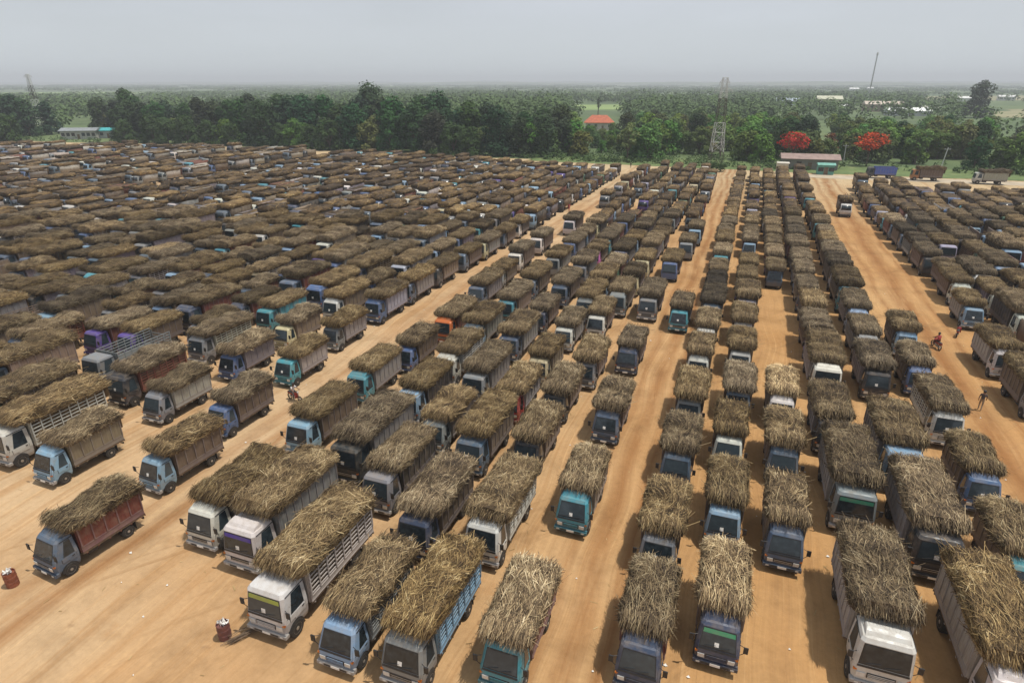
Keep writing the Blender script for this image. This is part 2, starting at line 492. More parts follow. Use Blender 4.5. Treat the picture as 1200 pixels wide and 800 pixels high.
# pixel of the photograph -> point on the ground (used once, to read positions off the photograph)
_p, _t = R(PITCH), R(HEAD)
_fw = Vector((-math.sin(_t) * math.cos(_p), math.cos(_t) * math.cos(_p), -math.sin(_p)))
_rt = Vector((math.cos(_t), math.sin(_t), 0))
_up = _rt.cross(_fw)
def gp(px, py, z=0.0):
    d = _fw + _rt * ((px - 600) / 720) - _up * ((py - 400) / 720)
    t = (z - CAM_H) / d.z
    return Vector((d.x * t, d.y * t, z))
for k, (name, mat, corners) in enumerate([
        ('field', 'field', [(0, 112), (172, 111.5), (168, 108), (0, 108.5)]),
        ('field', 'field', [(668, 129), (742, 128.5), (736, 122.5), (672, 123)]),
        ('field', 'dryfield', [(1085, 118), (1230, 118), (1230, 112), (1090, 113)]),
        ('field', 'dryfield', [(1165, 138), (1260, 138), (1250, 128), (1172, 128)]),
        ('field', 'field', [(250, 101.8), (520, 102), (520, 100.5), (250, 100.4)]),
        ('field', 'field', [(800, 158), (905, 160), (905, 150), (805, 150)])]):
    cs_ = [gp(*c) for c in corners]
    pts = []
    for i in range(4):                                # hedged, uneven edges
        a_, b_ = cs_[i], cs_[(i + 1) % 4]
        ln_ = (b_ - a_).length
        for j in range(14):
            q_ = a_.lerp(b_, j / 14)
            nrm_ = Vector((-(b_ - a_).y, (b_ - a_).x, 0)).normalized()
            pts.append(q_ + nrm_ * min(60, ln_ * 0.10) * mnoise.noise((q_.x * 0.02, q_.y * 0.02, k * 3.0)))
    ground_sheet(name, M[mat], ([(p.x, p.y) for p in pts], [tuple(range(len(pts)))]), 0.0)

# ---------------------------------------------------------------- trucks: meshes shared by all copies
CABS = {
    # z, y_front, y_back, half width
    'light': dict(rings=[(0.40, 0.07, 1.30, 0.86), (0.58, 0.00, 1.32, 0.92), (0.98, -0.02, 1.34, 0.95), (1.22, 0.04, 1.34, 0.95), (2.16, 0.40, 1.30, 0.84), (2.29, 0.52, 1.24, 0.78)], wz=(3, 4), wheel=0.38, door=(0.44, 1.16)),
    'medium': dict(rings=[(0.44, 0.06, 1.44, 0.94), (0.64, 0.00, 1.46, 1.00), (1.06, 0.00, 1.48, 1.02), (1.34, 0.03, 1.48, 1.02), (2.38, 0.30, 1.44, 0.92), (2.52, 0.42, 1.36, 0.85)], wz=(3, 4), wheel=0.42, door=(0.40, 1.26)),
    'heavy': dict(rings=[(0.52, 0.06, 1.66, 1.03), (0.76, 0.00, 1.68, 1.09), (1.20, 0.00, 1.70, 1.12), (1.50, 0.02, 1.70, 1.12), (2.64, 0.16, 1.66, 1.04), (2.80, 0.28, 1.56, 0.96)], wz=(3, 4), wheel=0.48, door=(0.38, 1.44)),
}
def cab_ring(r, ch=0.13):
    z, y0, y1, w = r
    return [(-w + ch, y0, z), (w - ch, y0, z), (w, y0 + ch, z), (w, y1 - 0.05, z), (w - 0.05, y1, z), (-w + 0.05, y1, z), (-w, y1 - 0.05, z), (-w, y0 + ch, z)]

def cab_parts(kind):
    c = CABS[kind]
    rings = [cab_ring(r) for r in c['rings']]
    top = c['rings'][-1]
    rings.append([(x * 0.75, top[1] + 0.1 + (y - top[1]) * 0.8, top[0] + 0.035) for x, y, z in rings[-1]])
    a, b2 = rings[c['wz'][0]], rings[c['wz'][1]]
    wr = c['wheel']
    P = {}
    mb = MB()
    mb.loft(rings, 0)
    fq = [a[0], a[1], b2[1], b2[0]]                                   # front face between belt and roof
    frame = [bil(fq, u, v) for u, v in ((0.01, 0.04), (0.99, 0.04), (0.99, 0.97), (0.01, 0.97))]
    mb.slab(frame, -0.01, 0.016, 1)
    hw = c['rings'][2][3]
    cowl = [bil(fq, u, v) for u, v in ((0.0, -0.07), (1.0, -0.07), (1.0, 0.02), (0.0, 0.02))]
    mb.slab(cowl, 0.008, 0.014, 1)
    zl0, zl1 = c['rings'][0][0], c['rings'][1][0]
    for sx in (-1, 1):                                                # door shut lines and gutter
        y0d, y1d = c['door']
        for yy in (y0d - 0.012, y1d + 0.012):
            x2, x3 = c['rings'][2][3], c['rings'][3][3]
            xa, xb = sorted((sx * (x2 - 0.02), sx * (x2 + 0.007)))
            mb.box(xa, xb, yy - 0.012, yy + 0.012, c['rings'][2][0], c['rings'][3][0], 1)
        xa, xb = sorted((sx * (c['rings'][4][3] - 0.03), sx * (c['rings'][4][3] + 0.025)))
        mb.box(xa, xb, c['rings'][4][1] + 0.2, c['rings'][4][2] - 0.05, c['rings'][4][0] - 0.015, c['rings'][4][0] + 0.015, 1)
    for sx in (-1, 1):                                                # wheel arch liners
        n = 14
        ring = [(sx * (hw + 0.006), 0.72 + (wr + 0.055) * math.cos(math.pi * i / (n - 1)), wr + (wr + 0.055) * math.sin(math.pi * i / (n - 1))) for i in range(n)]
        ring2 = [(sx * (hw - 0.06), y, z) for x, y, z in ring]
        if sx < 0: ring, ring2 = ring2, ring
        mb.loft([ring2, ring], 1)
    P['cab'] = (mb.mesh(kind + '_cab', ['paint', 'black']), None)
    mb.m[:16] = [2] * 16                                              # the two lowest bands of a two-tone cab
    P['cab_two'] = (mb.mesh(kind + '_cab_two', ['paint', 'black', 'paint_low']), None)
    mb = MB()
    vw, vy, vz = top[3] * 0.92, top[1] + 0.12, top[0] + 0.03
    mb.loft([[(-vw, vy - 0.02, vz - 0.02), (vw, vy - 0.02, vz - 0.02), (vw, vy + 0.60, vz), (-vw, vy + 0.60, vz)], [(-vw * 0.96, vy + 0.16, vz + 0.13), (vw * 0.96, vy + 0.16, vz + 0.13), (vw * 0.96, vy + 0.60, vz + 0.15), (-vw * 0.96, vy + 0.60, vz + 0.15)], [(-vw * 0.9, vy + 0.34, vz + 0.20), (vw * 0.9, vy + 0.34, vz + 0.20), (vw * 0.9, vy + 0.58, vz + 0.20), (-vw * 0.9, vy + 0.58, vz + 0.20)]])
    P['roof_visor'] = (mb.mesh(kind + '_roof_visor', ['paint']), 'cab')
    mb = MB()
    gq = [bil(fq, u, v) for u, v in ((0.035, 0.10), (0.965, 0.10), (0.965, 0.92), (0.035, 0.92))]
    mb.slab(gq, 0.006, 0.008, 0)
    for u0, u1 in ((0.12, 0.44), (0.52, 0.84)):
        p, q = Vector(bil(gq, u0, 0.02)), Vector(bil(gq, u1, 0.16))
        mb.tube(p + Vector((0, -0.03, 0.01)), q + Vector((0, -0.03, 0.01)), 0.012, n=4, mi=1)
    P['windshield'] = (mb.mesh(kind + '_windshield', ['glass', 'black']), None)
    mb = MB()
    for u, v, w_, h_ in ((0.40, 0.08, 0.13, 0.24),):
        mb.slab([bil(gq, *uv) for uv in ((u, v), (u + w_, v), (u + w_, v + h_), (u, v + h_))], 0.015, 0.003, 0)
    P['permit_sheet'] = (mb.mesh(kind + '_permit', ['paper']), 'windshield')
    z2, z1b = c['rings'][2][0], c['rings'][1][0]
    r1, r2, r3 = c['rings'][1], c['rings'][2], c['rings'][3]
    lowq = [(-r1[3] + 0.13, r1[1], r1[0]), (r1[3] - 0.13, r1[1], r1[0]), (r2[3] - 0.13, r2[1], r2[0]), (-r2[3] + 0.13, r2[1], r2[0])]
    mb = MB()
    mb.slab([bil(lowq, *uv) for uv in ((0.22, 0.30), (0.78, 0.30), (0.78, 0.95), (0.22, 0.95))], 0.003, 0.015, 0)
    for k in range(3):
        v0 = 0.38 + k * 0.19
        mb.slab([bil(lowq, *uv) for uv in ((0.24, v0), (0.76, v0), (0.76, v0 + 0.08), (0.24, v0 + 0.08))], 0.02, 0.02, 1)
    P['grille'] = (mb.mesh(kind + '_grille', ['black', 'paint']), None)
    mb = MB()
    mb.slab([bil(lowq, *uv) for uv in ((0.0, 0.30), (1.0, 0.30), (1.0, 0.90), (0.0, 0.90))], 0.002, 0.010, 0)
    for k in range(2):
        v0 = 0.40 + k * 0.24
        mb.slab([bil(lowq, *uv) for uv in ((0.22, v0), (0.78, v0), (0.78, v0 + 0.06), (0.22, v0 + 0.06))], 0.014, 0.015, 1)
    P['grille_wide'] = (mb.mesh(kind + '_grille_wide', ['black', 'chrome']), None)
    mb = MB()
    mb.slab([bil(gq, *uv) for uv in ((0.0, 0.76), (1.0, 0.76), (1.0, 1.0), (0.0, 1.0))], 0.0145, 0.003, 0)
    P['sun_strip'] = (mb.mesh(kind + '_sun_strip', ['paint']), 'windshield')
    for s, (u0, u1) in enumerate(((0.01, 0.19), (0.81, 0.99))):
        mb = MB()
        mb.slab([bil(lowq, *uv) for uv in ((u0, 0.32), (u1, 0.32), (u1, 0.85), (u0, 0.85))], 0.003, 0.035, 0)
        sx = -1 if s == 0 else 1
        mb.box(sx * (hw - 0.10) - 0.07, sx * (hw - 0.10) + 0.07, -0.012 if s else -0.012, 0.08, z2 - 0.02, z2 + 0.06, 1)
        P['headlight%d' % s] = (mb.mesh(kind + '_headlight', ['lamp', 'amber']), None)
    mb = MB()
    zb = c['rings'][0][0]
    mb.box(-hw - 0.02, hw + 0.02, -0.10, 0.16, zb - 0.04, zb + 0.19, 0, 0.03)
    mb.box(-hw * 0.62, -0.25, -0.108, -0.099, zb + 0.02, zb + 0.12, 1)
    mb.box(0.25, hw * 0.62, -0.108, -0.099, zb + 0.02, zb + 0.12, 1)
    for sx in (-1, 1):
        mb.box(sx * hw * 0.78 - 0.08, sx * hw * 0.78 + 0.08, -0.112, -0.098, zb + 0.03, zb + 0.11, 2)
    P['bumper'] = (mb.mesh(kind + '_bumper', ['bar', 'black', 'lamp']), None)
    mb = MB()
    mb.box(-0.22, 0.22, -0.115, -0.102, zb, zb + 0.13, 0)
    P['number_plate'] = (mb.mesh(kind + '_plate', ['paper']), 'bumper')
    # doors
    for s in (0, 1):
        sx = 1 if s else -1
        y0, y1 = c['door']
        def side(y, z):
            rr = c['rings']
            for i in range(len(rr) - 1):
                if rr[i][0] <= z <= rr[i + 1][0]:
                    t = (z - rr[i][0]) / (rr[i + 1][0] - rr[i][0])
                    return (sx * (rr[i][3] + t * (rr[i + 1][3] - rr[i][3])), y, z)
            return (sx * rr[-1][3], y, z)
        bz, tz = c['rings'][3][0], c['rings'][4][0]
        yf = y0 + 0.22
        mb = MB()
        q = [side(y0, z2), side(y1, z2), side(y1, bz - 0.01), side(y0, bz - 0.01)]
        if sx < 0: q = [q[1], q[0], q[3], q[2]]
        mb.slab(q, 0.004, 0.018, 0)
        q = [side(y0 + 0.34, wr + wr + 0.12), side(y1, wr + wr + 0.12), side(y1, z2 - 0.012), side(y0 + 0.34, z2 - 0.012)]
        if sx < 0: q = [q[1], q[0], q[3], q[2]]
        if q[0][2] < z2 - 0.06: mb.slab(q, 0.004, 0.018, 0)
        hx = sx * (hw + 0.03)
        mb.box(min(hx - 0.02, hx + 0.02), max(hx - 0.02, hx + 0.02), y1 - 0.22, y1 - 0.08, bz - 0.11, bz - 0.07, 1)
        P['door%d' % s] = (mb.mesh(kind + '_door', ['paint', 'black']), None)
        mb = MB()
        q = [side(y0 + 0.10, bz + 0.05), side(y1 - 0.03, bz + 0.05), side(y1 - 0.06, tz - 0.07), side(y0 + 0.36, tz - 0.07)]
        if sx < 0: q = [q[1], q[0], q[3], q[2]]
        mb.slab(q, 0.004, 0.010, 0)
        P['window%d' % s] = (mb.mesh(kind + '_window', ['glass']), 'door%d' % s)
        mb = MB()
        mx = sx * (hw + 0.20)
        mz = bz + 0.42
        mb.box(mx - 0.10, mx + 0.10, 0.06, 0.12, mz - 0.19, mz + 0.19, 0, 0.02)
        mb.tube((sx * (hw - 0.06), 0.22, mz + 0.12), (mx, 0.1, mz + 0.10), 0.016, n=5)
        mb.tube((sx * (hw - 0.02), 0.20, bz - 0.05), (mx, 0.1, mz - 0.14), 0.016, n=5)
        P['mirror%d' % s] = (mb.mesh(kind + '_mirror', ['black']), None)
    return P

def wheel_meshes(r, w):
    mb = MB()
    mb.lathe_x([(-w / 2, r * 0.62), (-w / 2, r * 0.90), (-w / 2 + 0.04, r), (w / 2 - 0.04, r), (w / 2, r * 0.90), (w / 2, r * 0.62)], 20)
    t = mb.mesh('tyre', ['rubber'])
    mb = MB()
    mb.lathe_x([(-w / 2 + 0.02, r * 0.60), (-w / 2 - 0.004, r * 0.60), (w / 2 + 0.004, r * 0.60), (w / 2 - 0.03, r * 0.46), (w / 2 - 0.05, r * 0.24), (w / 2 + 0.01, r * 0.20), (w / 2 + 0.015, r * 0.05)], 16)
    return t, mb.mesh('rim', ['rim'])

MODELS = {
    # cab, total length, half width of bed, deck height, wall top, load top, body style
    'lp': dict(cab='light', L=5.1, hw=0.99, fl=0.88, wt=2.42, lt=3.28, style='panel'),
    'ls': dict(cab='light', L=5.4, hw=0.99, fl=0.88, wt=2.36, lt=3.25, style='slat'),
    'mp': dict(cab='medium', L=5.9, hw=1.09, fl=0.96, wt=2.66, lt=3.5, style='panel'),
    'ms': dict(cab='medium', L=6.2, hw=1.09, fl=0.96, wt=2.6, lt=3.5, style='slat'),
    'hp': dict(cab='heavy', L=7.1, hw=1.24, fl=1.06, wt=2.98, lt=3.85, style='panel'),
    'hs': dict(cab='heavy', L=7.3, hw=1.24, fl=1.06, wt=2.85, lt=3.8, style='slat'),
}
for k, d in MODELS.items():
    c = CABS[d['cab']]
    d['yb'] = c['rings'][3][2] + 0.12            # bed starts here
    d['roof'] = c['rings'][-1][0] + 0.05
    d['wr'] = c['wheel']

def body_parts(k):
    d = MODELS[k]
    yb, L, hw, fl, wt = d['yb'], d['L'], d['hw'], d['fl'], d['wt']
    P = {}
    mb = MB()                                     # chassis
    for sx in (-1, 1):
        mb.box(sx * 0.42 - 0.06, sx * 0.42 + 0.06, 0.5, L - 0.05, fl - 0.32, fl - 0.10)
    mb.box(-0.85, -0.45, yb + 0.25, yb + 1.05, 0.42, fl - 0.12, 0, 0.05)
    mb.box(0.46, 0.86, yb + 0.3, yb + 0.85, 0.45, fl - 0.14, 0, 0.03)
    mb.box(-0.9, 0.9, L - 0.10, L - 0.02, 0.52, 0.66)
    ry = yb + (L - yb) * 0.70
    mb.tube((-hw + 0.2, ry, d['wr']), (hw - 0.2, ry, d['wr']), 0.07)
    mb.tube((-hw + 0.3, 0.72, d['wr']), (hw - 0.3, 0.72, d['wr']), 0.06)
    mb.box(-0.35, 0.35, 0.3, yb, 0.35, fl - 0.1)
    for sx in (-1, 1):
        mb.box(sx * (hw - 0.28) - 0.24, sx * (hw - 0.28) + 0.24, ry + d['wr'] + 0.10, ry + d['wr'] + 0.12, 0.25, fl - 0.1)
    P['chassis'] = (mb.mesh(k + '_chassis', ['chassis']), None)
    mb = MB()                                     # bed with its low boards
    mb.box(-hw, hw, yb, L, fl - 0.10, fl, 1)
    for i in range(6):
        y = yb + 0.2 + (L - yb - 0.4) * i / 5
        mb.box(-hw - 0.015, hw + 0.015, y - 0.04, y + 0.04, fl - 0.16, fl - 0.102, 0)
    mb.box(-hw - 0.012, hw + 0.012, L + 0.002, L + 0.04, fl - 0.16, fl + 0.002, 0)
    P['cargo_bed'] = (mb.mesh(k + '_bed', ['body', 'deck']), None)
    lo = fl + 0.40
    for s in (0, 1):
        sx = 1 if s else -1
        def bx(mb, a, b_, y0, y1, z0, z1, mi):
            x0, x1 = sorted((sx * a, sx * b_))
            mb.box(x0, x1, y0, y1, z0, z1, mi)
        mb = MB()
        bx(mb, hw - 0.03, hw + 0.012, yb, L, fl + 0.004, lo, 0)           # lower drop board
        bx(mb, hw + 0.013, hw + 0.03, yb, L, lo - 0.07, lo - 0.02, 0)
        bx(mb, hw + 0.013, hw + 0.03, yb, L, fl + 0.04, fl + 0.09, 0)
        npost = max(4, int((L - yb) / 0.62))
        for i in range(npost + 1):
            y = yb + 0.04 + (L - yb - 0.08) * i / npost
            bx(mb, hw + 0.012, hw + 0.055, y - 0.035, y + 0.035, lo + 0.002, wt + 0.03, 0)
        if d['style'] == 'panel':
            bx(mb, hw - 0.025, hw + 0.011, yb, L, lo + 0.003, wt, 1)
            bx(mb, hw - 0.03, hw + 0.065, yb, L, wt + 0.031, wt + 0.09, 0)
        else:
            nr = 6
            for i in range(nr):
                z = lo + 0.10 + (wt - lo - 0.10) * i / (nr - 1)
                bx(mb, hw - 0.03, hw + 0.011, yb, L, z - 0.032, z + 0.032, 0)
        P['side_wall%d' % s] = (mb.mesh(k + '_side', ['bar' if d['style'] == 'slat' else 'lower', 'body']), None)
    mb = MB()
    mb.box(-hw + 0.035, hw - 0.035, yb + 0.002, yb + 0.045, fl + 0.004, wt + 0.04, 0)
    for i in range(5):
        x = -hw + 0.12 + (2 * hw - 0.24) * i / 4
        mb.box(x - 0.03, x + 0.03, yb - 0.04, yb - 0.001, fl + 0.004, wt + 0.06, 0)
    P['headboard'] = (mb.mesh(k + '_headboard', ['body']), None)
    mb = MB()
    mb.box(-hw + 0.035, hw - 0.035, L - 0.045, L - 0.002, fl + 0.004, lo, 0)
    for i in range(4):
        x = -hw + 0.12 + (2 * hw - 0.24) * i / 3
        mb.box(x - 0.04, x + 0.04, L - 0.001, L + 0.04, fl + 0.004, lo + (0.02 if i % 3 else wt - lo - 0.1), 0)
    for i in range(3):
        z = lo + 0.3 + i * 0.32
        mb.box(-hw + 0.035, hw - 0.035, L - 0.04, L - 0.003, z, z + 0.09, 0)
    P['tailgate'] = (mb.mesh(k + '_tailgate', ['body']), None)
    return P

CABP = {k: cab_parts(k) for k in CABS}
BODP = {k: body_parts(k) for k in MODELS}
WHEELS = {k: (wheel_meshes(c['wheel'], 0.22), wheel_meshes(c['wheel'], 0.44)) for k, c in CABS.items()}

# low-detail meshes for the trucks that are a few pixels each
def far_truck_mesh(k):
    d = MODELS[k]
    c = CABS[d['cab']]
    mb = MB()
    rings = [[(-w, y0, z), (w, y0, z), (w, y1, z), (-w, y1, z)] for z, y0, y1, w in (c['rings'][0], c['rings'][2], c['rings'][3], c['rings'][4], c['rings'][5])]
    mb.loft(rings, 0)
    a, b2 = rings[2], rings[3]
    fq = [a[0], a[1], b2[1], b2[0]]
    mb.slab([bil(fq, *uv) for uv in ((0.06, 0.08), (0.94, 0.08), (0.94, 0.92), (0.06, 0.92))], 0.01, 0.01, 2)
    for i, j in ((1, 2), (3, 0)):
        q = [a[i], a[j], b2[j], b2[i]]
        mb.slab([bil(q, *uv) for uv in ((0.2, 0.1), (0.85, 0.1), (0.85, 0.85), (0.25, 0.85))], 0.01, 0.01, 2)
    mb.box(-c['rings'][1][3], c['rings'][1][3], -0.08, 0.1, 0.36, 0.56, 3)
    hw, L, yb, fl, wt = d['hw'], d['L'], d['yb'], d['fl'], d['wt']
    mb.box(-hw, hw, yb, L, fl - 0.1, fl, 1)
    for sx in (-1, 1):
        x0, x1 = sorted((sx * (hw - 0.03), sx * (hw + 0.012)))
        mb.box(x0, x1, yb, L, fl + 0.003, wt, 1)
        for y in (yb + 0.03, (yb + L) / 2, L - 0.05):
            x0, x1 = sorted((sx * (hw + 0.014), sx * (hw + 0.06)))
            mb.box(x0, x1, y - 0.05, y + 0.05, fl, wt + 0.05, 1)
        for y in (0.72, yb + (L - yb) * 0.70):
            mb.lathe_x([(-0.12, c['wheel']), (0.12, c['wheel'])], 10, 3, (sx * (hw - 0.14), y, c['wheel']))
    mb.box(-hw + 0.03, hw - 0.03, yb + 0.003, yb + 0.04, fl + 0.003, wt + 0.05, 1)
    mb.box(-hw + 0.03, hw - 0.03, L - 0.04, L - 0.003, fl + 0.003, wt - 0.5, 1)
    mb.box(-0.5, 0.5, 0.4, L - 0.1, 0.5, fl - 0.11, 3)
    return mb

# ---------------------------------------------------------------- cane loads
def load_builder(k, seed, nst, wide=1.0, coarse=False):
    """A bulging heap of cut cane: shaggy core plus loose stalks and dry leaves. Origin at the deck under the front of the bed."""
    d = MODELS[k]
    rg = random.Random(seed)
    yb, L, hw, fl = d['yb'], d['L'], d['hw'], d['fl']
    base_z, wt, lt = 0.012, d['wt'] - fl, d['lt'] - fl
    roof = d['roof'] - fl + 0.03
    front = yb - rg.uniform(0.3, 0.95)             # how far it hangs over the cab roof
    back = L + rg.uniform(0.15, 0.5)
    oh = rg.uniform(0.03, 0.16)
    off = seed * 7.3
    ny = 7 if coarse else 18
    lean = rg.uniform(-0.12, 0.12)
    def section(y):
        t = (y - front) / (back - front)
        taper = 1.0 - 0.08 * max(0, (0.07 - t) / 0.07) - 0.15 * max(0, (t - 0.9) / 0.1)
        h = lt * (0.93 + 0.16 * mnoise.noise((y * 0.55, off, 0)) + 0.09 * mnoise.noise((y * 1.9, off, 4))) + lean * (t - 0.5)
        zt = wt + 0.08 + (h - wt - 0.08) * taper
        hwn = hw - 0.06
        o = (oh + 0.08 * mnoise.noise((y * 0.8, off, 9))) * taper
        o2 = (oh + 0.08 * mnoise.noise((y * 0.8, off, 19))) * taper
        zb, zw = base_z, wt - 0.06
        if y < yb + 0.06:
            zb = max(roof + 0.05, wt - 0.12)
            zw = max(zb + 0.02, wt - 0.02)
        if y > L - 0.06:
            zb = wt * 0.55
        zm = zw + (zt - zw) * 0.55
        w = hw
        hr = hwn if yb + 0.06 <= y else hw * 0.92
        pts = [(-hr, zb), (hr, zb), (hr, zw), (w + o2, zw + 0.16), (w + o2 * 1.1, zm), (w * 0.97, zt - 0.08), (w * 0.5, zt - 0.01), (0, zt + 0.02), (-w * 0.5, zt - 0.01), (-w * 0.97, zt - 0.08), (-w - o * 1.1, zm), (-w - o, zw + 0.16), (-hr, zw)]
        return [(x + (0.07 * mnoise.noise((x * 2, y * 2, off + z)) if i > 2 else 0), z + (0.16 * mnoise.noise((x * 2.0, y * 1.6, off)) if 3 < i < 11 else 0)) for i, (x, z) in enumerate(pts)]
    ys = [front, front + 0.18] + [front + 0.3 + (back - front - 0.5) * i / (ny - 1) for i in range(ny)] + [back]
    ys += [yb + 0.055, yb + 0.065, L - 0.065, L - 0.055]
    ys = sorted(set(round(y, 4) for y in ys))
    secs = [section(y) for y in ys]
    mb = MB()
    n = len(secs[0])
    vv = [(x, y - yb, z) for y, s in zip(ys, secs) for x, z in s]
    for kx in range(len(ys) - 1):
        for i in range(n):
            j = (i + 1) % n
            o = kx * n
            mb.f.append((o + i, o + n + i, o + n + j, o + j))
            mb.m.append(0)
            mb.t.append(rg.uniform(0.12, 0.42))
    mb.v = vv
    mb.f.append(tuple(range(n))); mb.m.append(0); mb.t.append(0.2)
    mb.f.append(tuple((len(ys) - 1) * n + i for i in range(n - 1, -1, -1))); mb.m.append(0); mb.t.append(0.2)

    def surf(y, u):
        """point and outward normal on the upper shell; u 0..1 from the right wall top over to the left wall top"""
        s = section(y)
        arc = s[2:]
        f = u * (len(arc) - 1)
        i = min(int(f), len(arc) - 2)
        t = f - i
        x = arc[i][0] + (arc[i + 1][0] - arc[i][0]) * t
        z = arc[i][1] + (arc[i + 1][1] - arc[i][1]) * t
        tx, tz = arc[i + 1][0] - arc[i][0], arc[i + 1][1] - arc[i][1]
        nn = Vector((tz, 0, -tx)).normalized()
        return Vector((x, y - yb, z)), nn
    def stalk(p, dirv, nrm, ln, w, sag, tone):
        dirv = dirv.normalized()
        side = dirv.cross(nrm)
        if side.length < 1e-3: side = Vector((1, 0, 0))
        side = side.normalized() * (w / 2)
        a, mid, e = p - dirv * ln * 0.5, p + nrm * sag, p + dirv * ln * 0.5 - nrm * sag * 0.6 - Vector((0, 0, sag * 0.8))
        V = [a - side, a + side, mid + side, mid - side, e + side * 0.35, e - side * 0.35]
        mb.add([tuple(q) for q in V], [(0, 1, 2, 3), (3, 2, 4, 5)], 0, tone)
    wild = rg.uniform(0.2, 0.45)
    bun = [[(rg.gauss(0, 0.38), rg.gauss(0, 0.10)) for _ in range(4)] for _ in range(12)]
    for i in range(nst):
        r = rg.random()
        tone = min(1, max(0, rg.gauss(0.46, 0.2)))
        if rg.random() < 0.07: tone = rg.uniform(0.75, 1.0)
        if rg.random() < 0.22: tone = rg.uniform(0.02, 0.22)
        w = rg.uniform(0.013, 0.031) * wide
        if r < 0.014:                                # whole canes, some reaching past the ends
            y = rg.uniform(front + 0.1, back - 0.1)
            p, nn = surf(y, rg.uniform(0.1, 0.9))
            yaw = rg.gauss(0, 0.3)
            stalk(p + nn * rg.uniform(0.03, 0.12), Vector((math.sin(yaw), -math.cos(yaw), rg.gauss(0, 0.07))), nn, rg.uniform(1.2, 2.0), rg.uniform(0.018, 0.03), rg.uniform(-0.02, 0.06), rg.uniform(0.35, 0.8))
        elif r < 0.70:                              # lying along the truck on top
            y = rg.uniform(front + 0.1, back - 0.1)
            u_ = rg.uniform(0.08, 0.92)
            p, nn = surf(y, u_)
            by, bt = bun[int((y - front) / 0.95 + u_ * 0.9) % 12][int(u_ * 3.99)]
            tone = min(1, max(0, tone + bt))
            yaw = by + rg.gauss(0, wild) if rg.random() < 0.72 else rg.uniform(-1.5, 1.5)
            dv = Vector((math.sin(yaw), -math.cos(yaw), rg.gauss(0.02, 0.16)))
            dv -= nn * dv.dot(nn) * 0.8
            stalk(p + nn * rg.uniform(-0.02, 0.08), dv, nn, rg.uniform(0.3, 0.95), w, rg.uniform(0.0, 0.09), tone)
        elif r < 0.83:                              # shaggy sides, drooping
            y = rg.uniform(front + 0.2, back - 0.1)
            sd = rg.random() < 0.5
            p, nn = surf(y, rg.uniform(0.02, 0.2) if sd else rg.uniform(0.8, 0.98))
            dv = Vector((rg.gauss(0, 0.15) + nn.x * 0.25, -rg.uniform(-0.7, 1), -rg.uniform(0.0, 0.7)))
            stalk(p + nn * 0.04, dv, nn, rg.uniform(0.2, 0.6), w, rg.uniform(0.0, 0.05), tone * 0.9)
        elif r < 0.94:                              # butt ends and leaves hanging over the cab
            x = rg.uniform(-hw, hw) * 1.02
            zz = rg.uniform(max(roof + 0.2, wt * 0.98), lt * 0.97)
            p = Vector((x, front - yb + rg.uniform(-0.12, 0.25), zz))
            dv = Vector((rg.gauss(0, 0.18), -1, rg.uniform(-0.75, 0.05)))
            stalk(p, dv, Vector((0, -0.4, 1)).normalized(), rg.uniform(0.4, 0.9), w, rg.uniform(0, 0.08), tone * 0.85)
        else:
            x = rg.uniform(-hw, hw)
            zz = rg.uniform(wt * 0.7, lt * 0.95)
            p = Vector((x, back - yb - rg.uniform(-0.15, 0.25), zz))
            dv = Vector((rg.gauss(0, 0.2), 1, rg.uniform(-0.9, 0.1)))
            stalk(p, dv, Vector((0, 0.4, 1)).normalized(), rg.uniform(0.4, 1.0), w, rg.uniform(0, 0.08), tone * 0.85)
    return mb

NVAR = 4
LOADS = {k: [load_builder(k, 11 + 17 * i + 101 * j, 4800 if k[0] != 'h' else 6500).mesh('cane_heap_' + k, ['cane'], True) for i in range(NVAR)] for j, k in enumerate(MODELS)}
LOADS_FAR = {k: [load_builder(k, 900 + 13 * i + 101 * j, 170, 3.2, True) for i in range(3)] for j, k in enumerate(MODELS)}
TRUCKS_FAR = {k: far_truck_mesh(k) for k in MODELS}
# ---------------------------------------------------------------- truck layout
C = dict(ochre=(0.30, 0.13, 0.04), navy=(0.04, 0.055, 0.10), blue=(0.065, 0.12, 0.25), sky=(0.20, 0.33, 0.46), teal=(0.055, 0.255, 0.31), white=(0.56, 0.55, 0.51),
         grey=(0.20, 0.215, 0.225), slate=(0.075, 0.115, 0.17), red=(0.42, 0.04, 0.04), orange=(0.55, 0.12, 0.02), purple=(0.075, 0.05, 0.24),
         green=(0.05, 0.14, 0.085), lilac=(0.36, 0.36, 0.46), pink=(0.55, 0.16, 0.42), dark=(0.03, 0.034, 0.04), cream=(0.52, 0.45, 0.28),
         rust=(0.18, 0.05, 0.035), brown=(0.12, 0.085, 0.06), royal=(0.07, 0.14, 0.50), wood=(0.22, 0.17, 0.12), mauve=(0.19, 0.165, 0.20), steel=(0.25, 0.24, 0.235), pale=(0.40, 0.38, 0.345), black=(0.03, 0.028, 0.027))
CNAME = dict(ochre='orange-brown', navy='navy', blue='blue', sky='pale blue', teal='teal', white='white', grey='grey', slate='slate blue', red='red', orange='orange', purple='purple', green='green', lilac='lilac', pink='pink', dark='black', cream='cream')
BNAME = dict(royal='bright blue sides', rust='rust-red boards', brown='brown boards', wood='wooden boards', mauve='mauve boards', steel='grey sides', pale='pale sides', sky='pale blue rails', white='white rails', black='dark sides', blue='blue sides', teal='teal sides', lilac='lilac sides', grey='grey sides', purple='purple sides', green='green sides')
